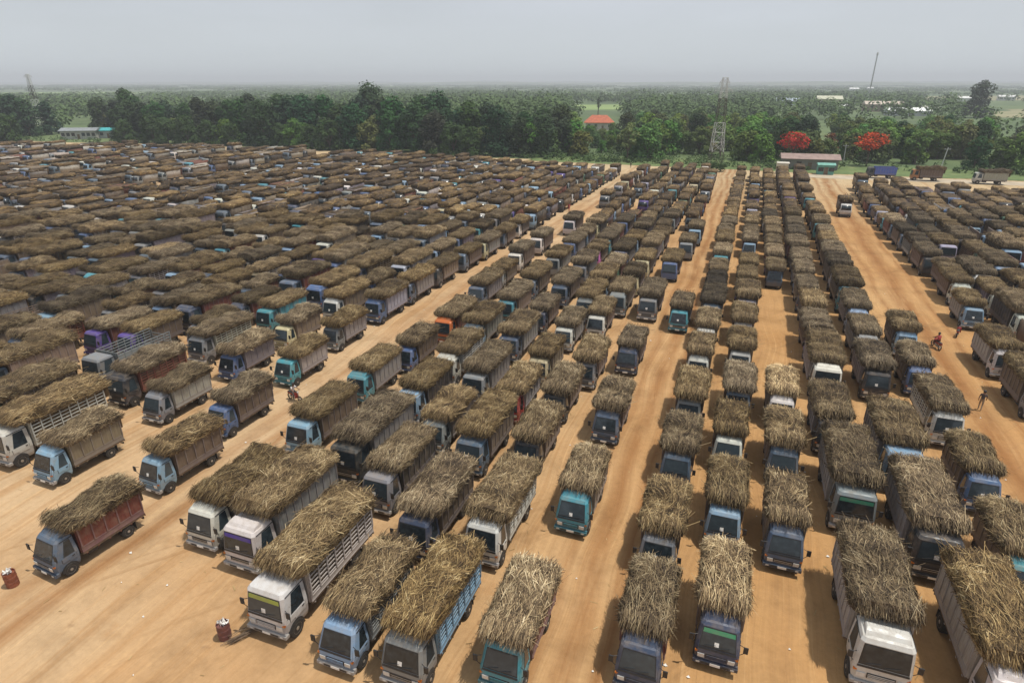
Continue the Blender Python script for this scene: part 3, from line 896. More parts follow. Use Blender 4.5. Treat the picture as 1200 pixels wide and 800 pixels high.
ORD = 'zeroth first second third fourth fifth sixth seventh eighth ninth tenth eleventh twelfth thirteenth fourteenth fifteenth sixteenth seventeenth eighteenth nineteenth twentieth twenty-first twenty-second twenty-third twenty-fourth twenty-fifth twenty-sixth twenty-seventh twenty-eighth twenty-ninth thirtieth'.split()

rows = {}          # row key -> list of dicts
ROWNAME = {}
def T(row, x, y, k, cab, body, tone=0.5, yaw=0.0, load=True, strip=None):
    rows.setdefault(row, []).append(dict(x=x, y=y, k=k, cab=cab, body=body, tone=tone, yaw=yaw, load=load, strip=strip))

# row lining the diagonal road, and those behind it
T('L0', -32.15, 15.2, 'lp', 'slate', 'rust', 0.40, -4)
T('L0', -33.1, 22.5, 'lp', 'sky', 'brown', 0.55, -3)
T('L0', -34.3, 29.3, 'lp', 'blue', 'brown', 0.46, -1)
T('L0', -35.2, 37.8, 'lp', 'teal', 'pale', 0.45)
T('L0', -36.0, 45.6, 'lp', 'grey', 'steel', 0.42)
T('L0', -36.1, 53.4, 'mp', 'blue', 'lilac', 0.40)
T('L0', -36.1, 60.2, 'mp', 'slate', 'steel', 0.52)
T('L0', -36.0, 67.2, 'mp', 'dark', 'wood', 0.36)
T('L0', -35.7, 74.7, 'mp', 'slate', 'brown', 0.40)
T('L0', -35.5, 81.4, 'mp', 'cream', 'steel', 0.44)
T('L0', -35.3, 89.0, 'lp', 'slate', 'brown', 0.42)
T('L1', -40.4, 20.8, 'lp', 'sky', 'wood', 0.52, -1)
T('L1', -40.4, 29.1, 'lp', 'grey', 'pale', 0.38)
T('L1', -40.5, 36.9, 'lp', 'blue', 'mauve', 0.48)
T('L1', -40.6, 44.1, 'lp', 'cream', 'wood', 0.50)
T('L1', -40.5, 52.0, 'mp', 'white', 'wood', 0.55)
T('L2', -45.2, 21.1, 'hs', 'white', 'white', 0.60)
T('L2', -45.4, 30.2, 'ms', 'dark', 'rust', 0.55)
T('L2', -45.8, 38.7, 'ms', 'grey', 'pale', 0.50)
T('L2', -45.2, 47.0, 'mp', 'teal', 'teal', 0.50)
T('L3', -49.8, 22.5, 'hp', 'green', 'brown', 0.50)
T('L3', -50.2, 31.8, 'hs', 'grey', 'grey', 0.48, 0, False)
# block between the diagonal road and the middle lane
T('M1', -25.9, 19.6, 'mp', 'white', 'black', 0.36)
T('M1', -26.9, 29.2, 'mp', 'sky', 'brown', 0.42)
T('M1', -27.5, 37.3, 'mp', 'teal', 'steel', 0.45)
T('M1', -26.8, 43.7, 'lp', 'blue', 'brown', 0.40)
T('M1', -26.4, 50.9, 'mp', 'orange', 'rust', 0.42)
T('M1', -27.6, 61.9, 'mp', 'slate', 'steel', 0.40)
T('M1', -28.0, 69.5, 'lp', 'grey', 'brown', 0.44)
T('M1', -28.5, 77.3, 'mp', 'white', 'brown', 0.40)
T('M1', -28.6, 87.0, 'mp', 'white', 'brown', 0.42)
T('M1', -27.3, 101.3, 'mp', 'white', 'brown', 0.36)
T('M2', -22.5, 19.0, 'hp', 'white', 'steel', 0.50, strip=(0.05, 0.03, 0.35))
T('M2', -21.9, 27.6, 'hp', 'dark', 'steel', 0.42)
T('M2', -22.0, 35.9, 'mp', 'sky', 'black', 0.38)
T('M2', -22.2, 42.8, 'ms', 'white', 'white', 0.44)
T('M2', -23.0, 50.3, 'mp', 'sky', 'steel', 0.40)
T('M2', -22.6, 58.4, 'mp', 'teal', 'wood', 0.42)
T('M2', -22.8, 66.5, 'mp', 'slate', 'brown', 0.44)
T('M2', -22.9, 77.0, 'mp', 'grey', 'steel', 0.42)
T('M2', -23.1, 86.0, 'mp', 'blue', 'steel', 0.42)
T('M3', -18.3, 16.1, 'hs', 'white', 'pale', 0.50, strip=(0.35, 0.42, 0.08))
T('M3', -18.4, 25.7, 'mp', 'grey', 'black', 0.46)
T('M3', -18.3, 32.9, 'lp', 'grey', 'steel', 0.52)
T('M3', -18.5, 40.4, 'mp', 'grey', 'steel', 0.46)
T('M3', -18.7, 49.0, 'mp', 'slate', 'steel', 0.42)
T('M3', -18.5, 57.0, 'lp', 'navy', 'brown', 0.46)
T('M3', -18.6, 65.5, 'mp', 'slate', 'brown', 0.42)
T('M3', -18.6, 74.6, 'mp', 'grey', 'steel', 0.48)
T('M3', -18.7, 83.3, 'lp', 'pink', 'wood', 0.42)
T('M4', -14.2, 15.7, 'ls', 'sky', 'grey', 0.52)
T('M4', -14.4, 23.0, 'mp', 'navy', 'brown', 0.55)
T('M4', -14.8, 31.3, 'mp', 'slate', 'wood', 0.44)
T('M4', -14.8, 38.8, 'lp', 'red', 'pale', 0.48, strip=(0.04, 0.05, 0.22))
T('M4', -14.7, 45.6, 'lp', 'cream', 'wood', 0.48)
T('M4', -14.6, 53.3, 'lp', 'white', 'steel', 0.46)
T('M4', -14.6, 61.8, 'mp', 'grey', 'brown', 0.44)
T('M5', -11.0, 15.9, 'ms', 'grey', 'sky', 0.56)
T('M5', -10.7, 23.9, 'ms', 'white', 'pale', 0.50)
T('M5', -11.3, 32.8, 'lp', 'dark', 'brown', 0.40)
T('M5', -11.5, 39.9, 'lp', 'dark', 'brown', 0.42)
T('M5', -10.7, 46.3, 'lp', 'grey', 'wood', 0.48)
T('M5', -12.4, 57.7, 'lp', 'white', 'brown', 0.44)
T('M6', -7.0, 17.3, 'lp', 'teal', 'rust', 0.62)
T('M6', -6.8, 28.1, 'lp', 'teal', 'wood', 0.52)
T('M6', -7.1, 38.3, 'lp', 'slate', 'brown', 0.50)
T('M6', -7.8, 50.3, 'lp', 'navy', 'brown', 0.44)
T('M6', -8.2, 64.5, 'mp', 'grey', 'brown', 0.40)
T('M6', -7.8, 80.4, 'mp', 'blue', 'brown', 0.40)
T('M6', -6.9, 92.0, 'mp', 'grey', 'brown', 0.38)
T('M6', -6.5, 101.5, 'mp', 'sky', 'brown', 0.38)
T('M7', -4.6, 62.4, 'lp', 'teal', 'brown', 0.44)
# block right of the middle lane
T('A', -1.5, 19.3, 'lp', 'navy', 'rust', 0.44)
T('A', -1.7, 26.3, 'lp', 'grey', 'brown', 0.48)
T('A', -1.7, 34.6, 'lp', 'slate', 'brown', 0.44)
T('A', -1.7, 42.4, 'lp', 'grey', 'brown', 0.46)
T('A', -1.7, 50.6, 'lp', 'white', 'wood', 0.54)
T('A', -1.6, 57.9, 'lp', 'white', 'wood', 0.52)
T('B', 1.65, 21.7, 'lp', 'navy', 'wood', 0.60, strip=(0.05, 0.28, 0.14))
T('B', 1.45, 29.8, 'lp', 'sky', 'brown', 0.38)
T('B', 1.35, 37.8, 'lp', 'white', 'brown', 0.40)
T('B', 1.75, 45.2, 'lp', 'slate', 'brown', 0.48)
T('B', 1.70, 53.2, 'lp', 'white', 'wood', 0.44)
T('B', 1.75, 60.8, 'lp', 'white', 'brown', 0.44)
T('b', 4.65, 29.2, 'lp', 'slate', 'wood', 0.55)
T('b', 4.8, 37.5, 'lp', 'slate', 'wood', 0.52)
T('b', 4.9, 45.0, 'lp', 'white', 'wood', 0.95)
T('b', 5.2, 82.0, 'lp', 'slate', 'brown', 0.40)
T('C', 8.3, 22.9, 'hp', 'white', 'pale', 0.42)
T('C', 8.45, 33.7, 'hp', 'grey', 'steel', 0.40, strip=(0.03, 0.25, 0.15))
T('C', 8.1, 42.3, 'mp', 'dark', 'steel', 0.40)
T('C', 8.5, 51.4, 'hp', 'white', 'steel', 0.40)
T('D', 12.9, 22.4, 'hp', 'white', 'pale', 0.52)
T('D', 12.0, 31.0, 'hp', 'dark', 'steel', 0.54)
T('D', 11.9, 39.2, 'hp', 'sky', 'steel', 0.42)
T('D', 12.4, 52.5, 'mp', 'dark', 'steel', 0.40)
T('D', 12.7, 60.3, 'mp', 'grey', 'steel', 0.44)
T('D', 12.9, 68.2, 'mp', 'sky', 'steel', 0.42)
T('E', 15.8, 30.6, 'lp', 'teal', 'wood', 0.46)
T('E', 16.1, 38.5, 'lp', 'blue', 'brown', 0.44)
T('E', 16.0, 46.4, 'ms', 'white', 'pale', 0.42)
T('E', 15.9, 54.7, 'lp', 'blue', 'brown', 0.44)
T('E', 16.5, 63.4, 'lp', 'sky', 'brown', 0.46)
T('F', 23.9, 53.2, 'mp', 'grey', 'brown', 0.40)
T('F', 23.8, 61.0, 'mp', 'white', 'pale', 0.42)
T('F', 24.7, 74.1, 'lp', 'sky', 'steel', 0.44)
T('F', 25.5, 82.4, 'mp', 'white', 'brown', 0.38)
T('F', 26.0, 89.1, 'lp', 'white', 'brown', 0.42)
T('lone', 19.2, 135.4, 'mp', 'white', 'brown', 0.38)

rg = random.Random(42)
CABPICK = ['grey', 'grey', 'white', 'white', 'slate', 'slate', 'sky', 'sky', 'blue', 'blue', 'navy', 'teal', 'dark', 'green', 'cream', 'purple', 'lilac']
BODPICK = ['brown', 'brown', 'brown', 'wood', 'wood', 'steel', 'mauve', 'rust', 'black']
def fill(row, xf, y0, y1, models, gap=(1.4, 2.6), skip=0.0, start=None, empty=0.0, pales=0.0):
    y = y0
    lst = rows.get(row, [])
    if lst:
        last = max(lst, key=lambda d: d['y'])
        y = max(y0, last['y'] + MODELS[last['k']]['L'] + rg.uniform(*gap))
    while y < y1:
        k = rg.choice(models)
        if rg.random() >= skip:
            T(row, xf(y) + rg.gauss(0, 0.13 if xf(y) > -50 else 0.28), y, k, rg.choice(CABPICK if xf(y) > -60 else ['grey', 'slate', 'dark', 'dark', 'navy', 'slate', 'blue', 'white', 'white', 'grey', 'sky', 'dark', 'teal']), 'pale' if rg.random() < (pales if not (xf(y) < -120 and y > 115) else max(0.3, pales)) else rg.choice(BODPICK), min(0.62, max(0.26, rg.gauss(0.43, 0.085))), rg.gauss(0, 0.7 if xf(y) > -50 else 1.6), rg.random() >= (empty if not (xf(y) < -120 and y > 125) else 0.22))
        y += MODELS[k]['L'] + rg.uniform(*gap)
SM = ['lp', 'lp', 'mp', 'mp', 'ls']
MD = ['lp', 'mp', 'mp', 'ms', 'hp']
LG = ['mp', 'ms', 'hp', 'hp', 'hs']
def back(x):
    return float(np.interp(x, [-330, -256, -240, -204, -169, -136, -100, -60, -36, -20, 5, 24, 33, 57, 130], [170, 178, 184, 192, 195, 194, 190, 183, 182, 186, 190, 176, 169, 170, 172])) - 1.0
fill('L0', lambda y: -35.4 + (y - 89) * 0.008, 0, 180, MD)
fill('L1', lambda y: -40.3 + (y - 60) * 0.008, 0, 177, MD, (0.9, 2.0))
fill('L2', lambda y: -44.6, 0, 175, LG, (0.7, 1.6))
ROWNAME['L0'] = 'row lining the diagonal road'
for i in range(1, 74):
    key = 'L%d' % i
    x = -44.6 - 4.0 * (i - 2)
    if i < len(ORD) - 1:
        ROWNAME[key] = '%s row left of diagonal road' % ORD[i + 1]
    else:
        ROWNAME[key] = 'row deep in the left-hand mass'
    if i > 2:
        aisle, edge = x < -120 and i % 9 >= 6, x < -120 and i % 9 == 0
        fill(key, lambda y, x=x: x + 0.25 * math.sin(y * 0.05 + x), 16 + rg.uniform(0, 4) if i > 4 else 40 - 3 * (i - 3), 100 if aisle else back(x) - 6, MD if i < 9 else LG + ['lp', 'mp', 'mp'], (0.4, 2.8), 0.035, None, 0.015, 0.75 if edge else 0.12)
for i in range(1, 7):
    ROWNAME['M%d' % i] = '%s row right of diagonal road' % ORD[i]
ROWNAME['M7'] = 'alone in the middle lane'
fill('M1', lambda y: -27.0, 128, 182, SM, (1.2, 2.4), 0.10)
fill('M2', lambda y: -22.9 + (y - 90) * 0.008, 0, 186, SM, (1.0, 2.2), 0.03)
fill('M3', lambda y: -18.7 + (y - 90) * 0.006, 0, 187, SM, (1.0, 2.2), 0.03)
fill('M4', lambda y: -14.8, 0, 188, SM, (1.0, 2.2), 0.03)
fill('M5', lambda y: -11.6 + (y - 60) * 0.004, 0, 190, SM, (1.0, 2.2), 0.03)
fill('M6', lambda y: -7.6 - (y - 100) * 0.01, 112, 176, SM, (1.2, 2.6), 0.06)
for i, (key, x, yend) in enumerate((('A', -1.6, 187), ('B', 1.9, 189), ('b', 5.1, 190), ('C', 8.6, 191), ('D', 12.9, 192), ('E', 16, 0))):
    ROWNAME[key] = '%s row right of middle lane' % ORD[i + 1]
    if yend:
        fill(key, lambda y, x=x: x + (0.4 if y > 110 else 0.0) * (y - 110) / 90, 0, yend, SM if i < 3 else LG, (0.8, 1.9) if i < 3 else (0.4, 1.1), 0.02)
for i in range(0, 26):
    key = 'F' if i == 0 else 'F%d' % i
    ROWNAME[key] = '%s row beyond right-hand road' % ORD[i + 1]
    x = 24.6 + 3.9 * i
    y1 = back(x) - 4
    if i == 0:
        fill(key, lambda y: 25.3 - (y - 90) * 0.02 + max(0, y - 140) * 0.09, 0, y1 + 2, MD, (0.6, 1.6))
    else:
        fill(key, lambda y, x=x: x + max(0, y - 140) * 0.05, 52 + i * 3.0 + rg.uniform(0, 4), y1, LG, (0.5, 1.5), 0.03, None, 0.03)
ROWNAME['lone'] = 'alone on the right-hand road'

# keep what the photograph's frame can see (with a margin for a step to the side)
def seen(x, y, z=2.5, mx=60, my=60):
    v = Vector((x, y, z - CAM_H))
    dp = v.dot(_fw)
    if dp < 2: return None
    px, py = 600 + 720 * v.dot(_rt) / dp, 400 - 720 * v.dot(_up) / dp
    return dp if -mx < px < 1200 + mx and py < 800 + my else None
allt = []
for key, lst in rows.items():
    lst.sort(key=lambda d: d['y'])
    n = 0
    for i, d in enumerate(lst):
        L = MODELS[d['k']]['L'] + 0.5
        d['s'] = 1.0
        if i + 1 < len(lst) and abs(lst[i + 1]['x'] - d['x']) < 2.2:
            d['s'] = min(1.0, max(0.78, (lst[i + 1]['y'] - d['y'] - 0.25) / L))
        d['dp'] = min([q for q in (seen(d['x'], d['y'] + 0.3), seen(d['x'], d['y'] + L)) if q] or [1e9])
        d['in'] = seen(d['x'], d['y'] + L * 0.5, 2.5, 10, 10) is not None or seen(d['x'], d['y'] + L, 2.8, 0, 0) is not None or seen(d['x'], d['y'], 1.0, 0, 0) is not None
        if d['dp'] < 1e8:
            if d['in']:
                n += 1
                d['n'] = n
            d['row'] = key
            allt.append(d)
vis = sorted([d for d in allt if d['in']], key=lambda d: d['dp'])
individuals, rest = vis[:297], vis[297:] + [d for d in allt if not d['in'] and d['dp'] > 40]
DETAILED = 140

def truck_matrix(d):
    return Matrix.Translation((d['x'], d['y'], 0)) @ Matrix.Rotation(R(d['yaw']), 4, 'Z') @ Matrix.Scale(d['s'], 4)

# chassis with its wheels for the mid-distance trucks
MIDCH = {}
for k in MODELS:
    d = MODELS[k]
    mb = MB()
    for sx in (-1, 1):
        mb.box(sx * 0.42 - 0.06, sx * 0.42 + 0.06, 0.5, d['L'] - 0.05, d['fl'] - 0.32, d['fl'] - 0.12, 0)
        for y, w in ((0.72, 0.22), (d['yb'] + (d['L'] - d['yb']) * 0.70, 0.44)):
            cx = sx * (d['hw'] - w / 2 - (0.02 if w < 0.3 else 0.04))
            mb.lathe_x([(-w / 2, d['wr'] * 0.9), (-w / 2 + 0.03, d['wr']), (w / 2 - 0.03, d['wr']), (w / 2, d['wr'] * 0.9)], 14, 1, (cx, y, d['wr']))
            mb.lathe_x([(-w / 2 - 0.005, d['wr'] * 0.5), (w / 2 + 0.005, d['wr'] * 0.5)], 10, 2, (cx, y, d['wr']))
    mb.box(-0.85, 0.85, d['yb'] + 0.25, d['yb'] + 0.95, 0.45, d['fl'] - 0.13, 0)
    MIDCH[k] = mb.mesh(k + '_mid_chassis', ['chassis', 'rubber', 'rim'])

def clean(part):
    return part.rstrip('01').replace('grille_wide', 'grille').replace('cab_two', 'cab')
def jitter(c, r=0.12):
    f = 1 + rg.uniform(-r, r)
    return tuple(min(0.9, x * f * (1 + rg.uniform(-0.05, 0.05))) for x in c)

TGROUP = 'cane trucks parked in the dirt lot'
LGROUP = 'heaps of cut cane on the trucks'
def tone_name(t):
    return 'dark brown' if t < 0.42 else 'brown' if t < 0.52 else 'light brown' if t < 0.62 else 'pale straw'
def make_truck(d, detailed):
    k = d['k']
    md = MODELS[k]
    ck = md['cab']
    root = empty('cane_truck', (d['x'], d['y'], 0), R(d['yaw']), d['s'])
    cc, bc = jitter(C[d['cab']]), jitter(C[d['body']])
    where = ('%s truck from front, %s' % (ORD[min(d['n'], 30)], ROWNAME[d['row']])) if d['row'] not in ('lone', 'M7') else 'truck driving ' + ROWNAME[d['row']]
    tag(root, '%s cab, %s%s, %s' % (CNAME[d['cab']], 'empty, ' if not d['load'] else '', BNAME[d['body']], where), 'truck', TGROUP)
    made = {}
    cabs = CABP[ck]
    wide_g = rg.random() < 0.5
    strip_c = d.get('strip')
    skip_ = {'cab' if rg.random() < 0.45 else 'cab_two'}
    if rg.random() < 0.55: skip_.add('roof_visor')
    has_p = rg.random() < 0.6
    keep = [q_ for q_ in cabs if q_ not in skip_ and (q_ != 'permit_sheet' or has_p) and q_ != ('grille' if wide_g else 'grille_wide') and (q_ != 'sun_strip' or strip_c)] if detailed else [('cab_two' if 'cab' in skip_ else 'cab'), 'windshield', 'window0', 'window1']
    for nm in keep:
        me, par = cabs[nm]
        made[nm] = made['cab' if nm == 'cab_two' else nm] = obj(clean(nm), me, made.get(par, root) if detailed or par is None else made['cab'], color=strip_c if nm == 'sun_strip' else cc if nm != 'bumper' else ((0.30, 0.29, 0.28) if d['cab'] in ('white', 'grey', 'sky') else tuple(x * 0.6 for x in cc)))
    bods = BODP[k]
    keep = list(bods) if detailed else ['cargo_bed', 'side_wall0', 'side_wall1', 'headboard']
    for nm in keep:
        obj(clean(nm), bods[nm][0], root, color=bc)
    if detailed:
        fr, rr = WHEELS[ck]
        ry = md['yb'] + (md['L'] - md['yb']) * 0.70
        hwc = CABS[ck]['rings'][2][3]
        for (t, rim), y, w, hh in ((fr, 0.72, 0.22, hwc + 0.03), (rr, ry, 0.44, md['hw'] - 0.03)):
            for sx in (-1, 1):
                wobj = obj('wheel', t, root, (sx * (hh - w / 2), y, md['wr']), 0 if sx > 0 else math.pi)
                obj('rim', rim, wobj)
    else:
        obj('chassis', MIDCH[k], root)
    if d['load']:
        lo = obj('cane_load', rg.choice(LOADS[k]), None)
        mtx = truck_matrix(d) @ Matrix.Translation((0, md['yb'], md['fl']))
        lo.location = mtx.translation
        lo.rotation_euler = (0, 0, R(d['yaw']))
        hz = rg.uniform(0.88, 1.10) if not detailed else rg.uniform(0.96, 1.06)
        lo.scale = (d['s'], d['s'], d['s'] * hz)
        v = 0.475 + (d['tone'] - 0.46) * 1.35 + rg.gauss(0, 0.035)
        lo.color = (v, v, v, 1)
        tag(lo, '%s cane heap on %s' % (tone_name(v), where.replace('truck driving alone', 'truck driving alone')), 'cane load', LGROUP)
for i, d in enumerate(individuals):
    make_truck(d, i < DETAILED)

# ---------------------------------------------------------------- the remaining trucks, one mass of trucks and one of loads
def arrays(mb):
    v = np.array(mb.v, dtype=np.float64)
    loops = np.array([i for f in mb.f for i in f], dtype=np.int64)
    cnt = np.array([len(f) for f in mb.f], dtype=np.int64)
    return v, loops, cnt, np.array(mb.m), np.array(mb.t)
def merged(name, items, mats, attr):
    """items: (arrays, 4x4 matrix, per-face attribute values)"""
    V, Lp, Cn, Mi, At = [], [], [], [], []
    o = 0
    for (v, lp, cn, mi, t), mt, val in items:
        mt = np.array(mt)
        V.append(v @ mt[:3, :3].T + mt[:3, 3])
        Lp.append(lp + o)
        Cn.append(cn); Mi.append(mi); At.append(val)
        o += len(v)
    V, Lp, Cn, Mi, At = np.concatenate(V), np.concatenate(Lp), np.concatenate(Cn), np.concatenate(Mi), np.concatenate(At)
    me = bpy.data.meshes.new(name)
    me.vertices.add(len(V)); me.vertices.foreach_set('co', V.astype(np.float32).ravel())
    me.loops.add(len(Lp)); me.loops.foreach_set('vertex_index', Lp.astype(np.int32))
    me.polygons.add(len(Cn))
    st = np.concatenate([[0], np.cumsum(Cn)[:-1]])
    me.polygons.foreach_set('loop_start', st.astype(np.int32))
    me.polygons.foreach_set('material_index', Mi.astype(np.int32))
    for mm in mats:
        me.materials.append(M[mm])
    if attr == 'tint':
        a = me.attributes.new('tint', 'FLOAT_COLOR', 'FACE')
        a.data.foreach_set('color', At.astype(np.float32).ravel())
    elif attr:
        a = me.attributes.new(attr, 'FLOAT', 'FACE')
        a.data.foreach_set('value', At.astype(np.float32).ravel())
    me.update(calc_edges=True)
    me.validate()
    o = bpy.data.objects.new(name, me)
    COL.objects.link(o)
    return o
TA = {k: arrays(v) for k, v in TRUCKS_FAR.items()}
LA = {k: [arrays(v) for v in vs_] for k, vs_ in LOADS_FAR.items()}
ti, li = [], []
for d in rest:
    k = d['k']
    a = TA[k]
    cc, bc = jitter(C[d['cab']]), jitter(C[d['body']])
    col = np.zeros((len(a[3]), 4)); col[:, 3] = 1
    col[:, :3] = np.where((a[3] == 0)[:, None], np.array(cc), np.array(bc))
    mt = truck_matrix(d)
    ti.append((a, mt, col))
    if d['load']:
        md = MODELS[k]
        la = rg.choice(LA[k])
        li.append((la, mt @ Matrix.Translation((0, md['yb'], md['fl'])) @ Matrix.Scale(rg.uniform(0.66, 1.14), 4, (0, 0, 1)), np.clip(la[4] + rg.gauss(-0.07 - (0.05 if d['x'] < -70 else 0), 0.10), 0, 1)))
tag(merged('distant_trucks', ti, ['paint_far', 'body_far', 'glass', 'rubber'], 'tint'), 'distant rows of parked trucks filling the far part of the lot', 'trucks', None, 'stuff')
tag(merged('distant_cane_loads', li, ['cane_far'], 'tone'), 'brown cane heaps on the distant rows of parked trucks', 'cane loads', None, 'stuff')
print('TRUCKS', len(vis), len(individuals), len(rest))
#@@REST
# ---------------------------------------------------------------- trees
def leaf_material(name):
    m, nt, b = nmat(name)
    at = N(nt, 'ShaderNodeAttribute', attribute_name='tone')
    oi = nt.nodes.new('ShaderNodeObjectInfo')
    v = ramp(nt, at.outputs['Fac'], [(0.0, (0.75, 0.78, 0.75)), (0.5, (1, 1, 1)), (1.0, (1.28, 1.25, 1.15))])
    c = mix(nt, 1.0, oi.outputs['Color'], v, 'MULTIPLY')
    nt.links.new(c, b.inputs['Base Color'])
    b.inputs['Roughness'].default_value = 0.9
    b.inputs['Specular IOR Level'].default_value = 0.08
    return m
M['leaf'] = leaf_material('leaves')
M['bark'] = simple('bark', (0.11, 0.085, 0.06), 0.9, 0, 0.35, 2)

def leaf_quads(mb, rg_, c, rad, n, size, flat=0.8):
    for i in range(n):
        d = Vector((rg_.gauss(0, 1), rg_.gauss(0, 1), rg_.gauss(0.25, 1))).normalized()
        p = Vector(c) + Vector((d.x * rad, d.y * rad, d.z * rad * flat)) * rg_.uniform(0.62, 1.05)
        nn = (d * 0.7 + Vector((rg_.gauss(0, 0.4), rg_.gauss(0, 0.4), rg_.gauss(0.7, 0.4)))).normalized()
        t = nn.orthogonal().normalized()
        t = (Matrix.Rotation(rg_.uniform(0, 6.28), 3, nn) @ t)
        u = nn.cross(t)
        s1, s2 = size * rg_.uniform(0.6, 1.3), size * rg_.uniform(0.35, 0.8)
        mb.add([tuple(p - t * s1 - u * s2 * 0.3), tuple(p - u * s2), tuple(p + t * s1), tuple(p + u * s2)], [(0, 1, 2, 3)], 0, min(1, max(0, rg_.gauss(0.45, 0.2))))

def tree_meshes(seed, h, r, crown_base, nlobe, nleaf, size, flat=0.8):
    rg_ = random.Random(seed)
    cr, tr = MB(), MB()
    for i in range(nlobe // 2 if flat > 0.7 and h < 25 else 0):          # low skirt of foliage
        a = i * 2.1 + rg_.uniform(-0.4, 0.4)
        leaf_quads(cr, rg_, (r * 0.62 * math.cos(a), r * 0.62 * math.sin(a), crown_base * rg_.uniform(0.55, 1.2)), r * 0.40, nleaf // nlobe, size, 0.9)
    tr.tube((0, 0, -0.1), (0.1, 0, crown_base), 0.028 * h, 0.02 * h, 8)
    for i in range(nlobe):
        t = (i + 0.5) / nlobe
        z = crown_base + (h - crown_base) * (0.12 + 0.76 * t)
        w = math.sin(math.pi * min(0.95, 0.18 + 0.75 * t)) ** 0.7
        a = i * 2.4 + rg_.uniform(-0.5, 0.5)
        rr = r * w * rg_.uniform(0.25, 0.72) * (0.4 if i == nlobe - 1 else 1)
        c = (rr * math.cos(a), rr * math.sin(a), z + rg_.uniform(-0.5, 0.5))
        lr = r * rg_.uniform(0.30, 0.50)
        leaf_quads(cr, rg_, c, lr, nleaf // nlobe, size, flat)
        tr.tube((0.1, 0, crown_base - rg_.uniform(0.0, 0.3) * crown_base), c, 0.012 * h, 0.004 * h, 5)
    return tr.mesh('trunk', ['bark']), cr.mesh('crown', ['leaf'], True)

SPEC = {
    'dense': [tree_meshes(20 + i, 18, 6.8, 3.2, 15, 2300, 0.60) for i in range(4)],
    'bushy': [tree_meshes(40 + i, 11, 5.4, 2.0, 12, 1500, 0.50) for i in range(4)],
    'airy': [tree_meshes(60 + i, 13, 4.6, 3.5, 10, 750, 0.42, 0.6) for i in range(3)],
    'umbrella': [tree_meshes(80 + i, 10.5, 6.0, 4.6, 12, 1400, 0.40, 0.42) for i in range(2)],
    'flame': [tree_meshes(120 + i, 10.5, 6.4, 4.8, 15, 760, 0.42, 0.36) for i in range(2)],
    'slim': [tree_meshes(90 + i, 26, 4.2, 9.0, 11, 900, 0.55) for i in range(2)],
}
GREEN = {'dense': (0.042, 0.074, 0.032), 'bushy': (0.095, 0.15, 0.042), 'airy': (0.13, 0.19, 0.055), 'umbrella': (0.08, 0.125, 0.038), 'slim': (0.045, 0.075, 0.032), 'flame': (0.3, 0.05, 0.03)}
trg = random.Random(5)
TREEQ = []
def tree(kind, x, y, s, label, group, color=None, name='tree'):
    if name == 'tree' and group:
        px_ = Vector((x, y, -CAM_H)); dp_ = px_.dot(_fw); q_ = 600 + 720 * px_.dot(_rt) / dp_
        if -60 < q_ < 1260 and not (37 < q_ < 60 and -390 < x < -250 and y < 262) and not (72 < q_ < 142 and y < 234) and not (kind != 'low' and (900 < q_ < 958 or 992 < q_ < 1046) and y < 222):
            TREEQ.append((dp_ * (0.45 if group in (BELT, 'low trees along the belt') and y < far_edge(x) + 24 else 1), kind, x, y, s, label, group, color))
    else:
        plant(kind, x, y, s, label, group, color, name)
def plant(kind, x, y, s, label, group, color=None, name='tree'):
    root = empty(name, (x, y, -0.02), trg.uniform(0, 6.28), s)
    tr, cr = trg.choice(SPEC[kind])
    obj('trunk', tr, root)
    g = color or tuple(v * trg.uniform(0.75, 1.3) for v in GREEN[kind])
    obj('crown', cr, root, color=g)
    tag(root, label, 'tree', group)
    return root
BELT = 'trees of the dense dark belt behind the lot'
for rowi in range(3):
    x = -402.0 + rowi * 3
    while x < -62:
        low = rowi == 0 and (x < -305 or -285 < x < -60 and trg.random() < 0.35)
        y = far_edge(x) + 7 + rowi * 13 + (14 if -318 < x < -280 and not low else 0) - (8 if low and x < -300 else 0) + trg.uniform(-2.5, 2.5)
        if low and -301 < x < -262:
            pass
        elif low:
            tree('bushy', x, y - 3, trg.uniform(0.85, 1.1), 'low rounded tree along the foot of the dark tree belt', 'low trees along the belt', (0.05, 0.085, 0.03))
        else:
            sz = trg.uniform(0.82, 1.12) * (1.0 if x < -120 else 0.92 if x < -85 else 0.8)
            tree('dense' if trg.random() < 0.85 else 'bushy', x, y, sz if trg.random() < 0.9 else sz * 1.1, 'dark leafy tree in the dense belt behind the packed trucks', BELT)
        x += trg.uniform(6.5, 9.5)
p = gp(428, 171)
tree('dense', p.x - 12, p.y + 25, 1.34, 'tallest tree rising above the dark tree belt', None, (0.045, 0.075, 0.035), 'tall_tree')
MIXG = 'mixed trees beyond the end of the lanes'
n_ = 0
while n_ < 115:
    x, y = trg.uniform(-75, 22), 216 + 125 * trg.random() ** 1.5
    if -22 < x < 5 and y < 226: continue
    kind = trg.choice(['bushy', 'bushy', 'bushy', 'dense', 'airy'])
    v_ = Vector((x, y, -CAM_H)); hp_ = 600 + 720 * v_.dot(_rt) / v_.dot(_fw)
    if 672 < hp_ < 732 and y > 236: kind, sc_ = 'bushy', 0.52
    else: sc_ = 1.0
    tree(kind, x, y, sc_ * trg.uniform(0.7, 1.1) * (0.66 if kind == 'dense' else 1), 'green tree in the mixed wood beyond the end of the lanes', MIXG)
    n_ += 1
n_ = 0
RIGHTG = 'trees along the grass behind the back road'
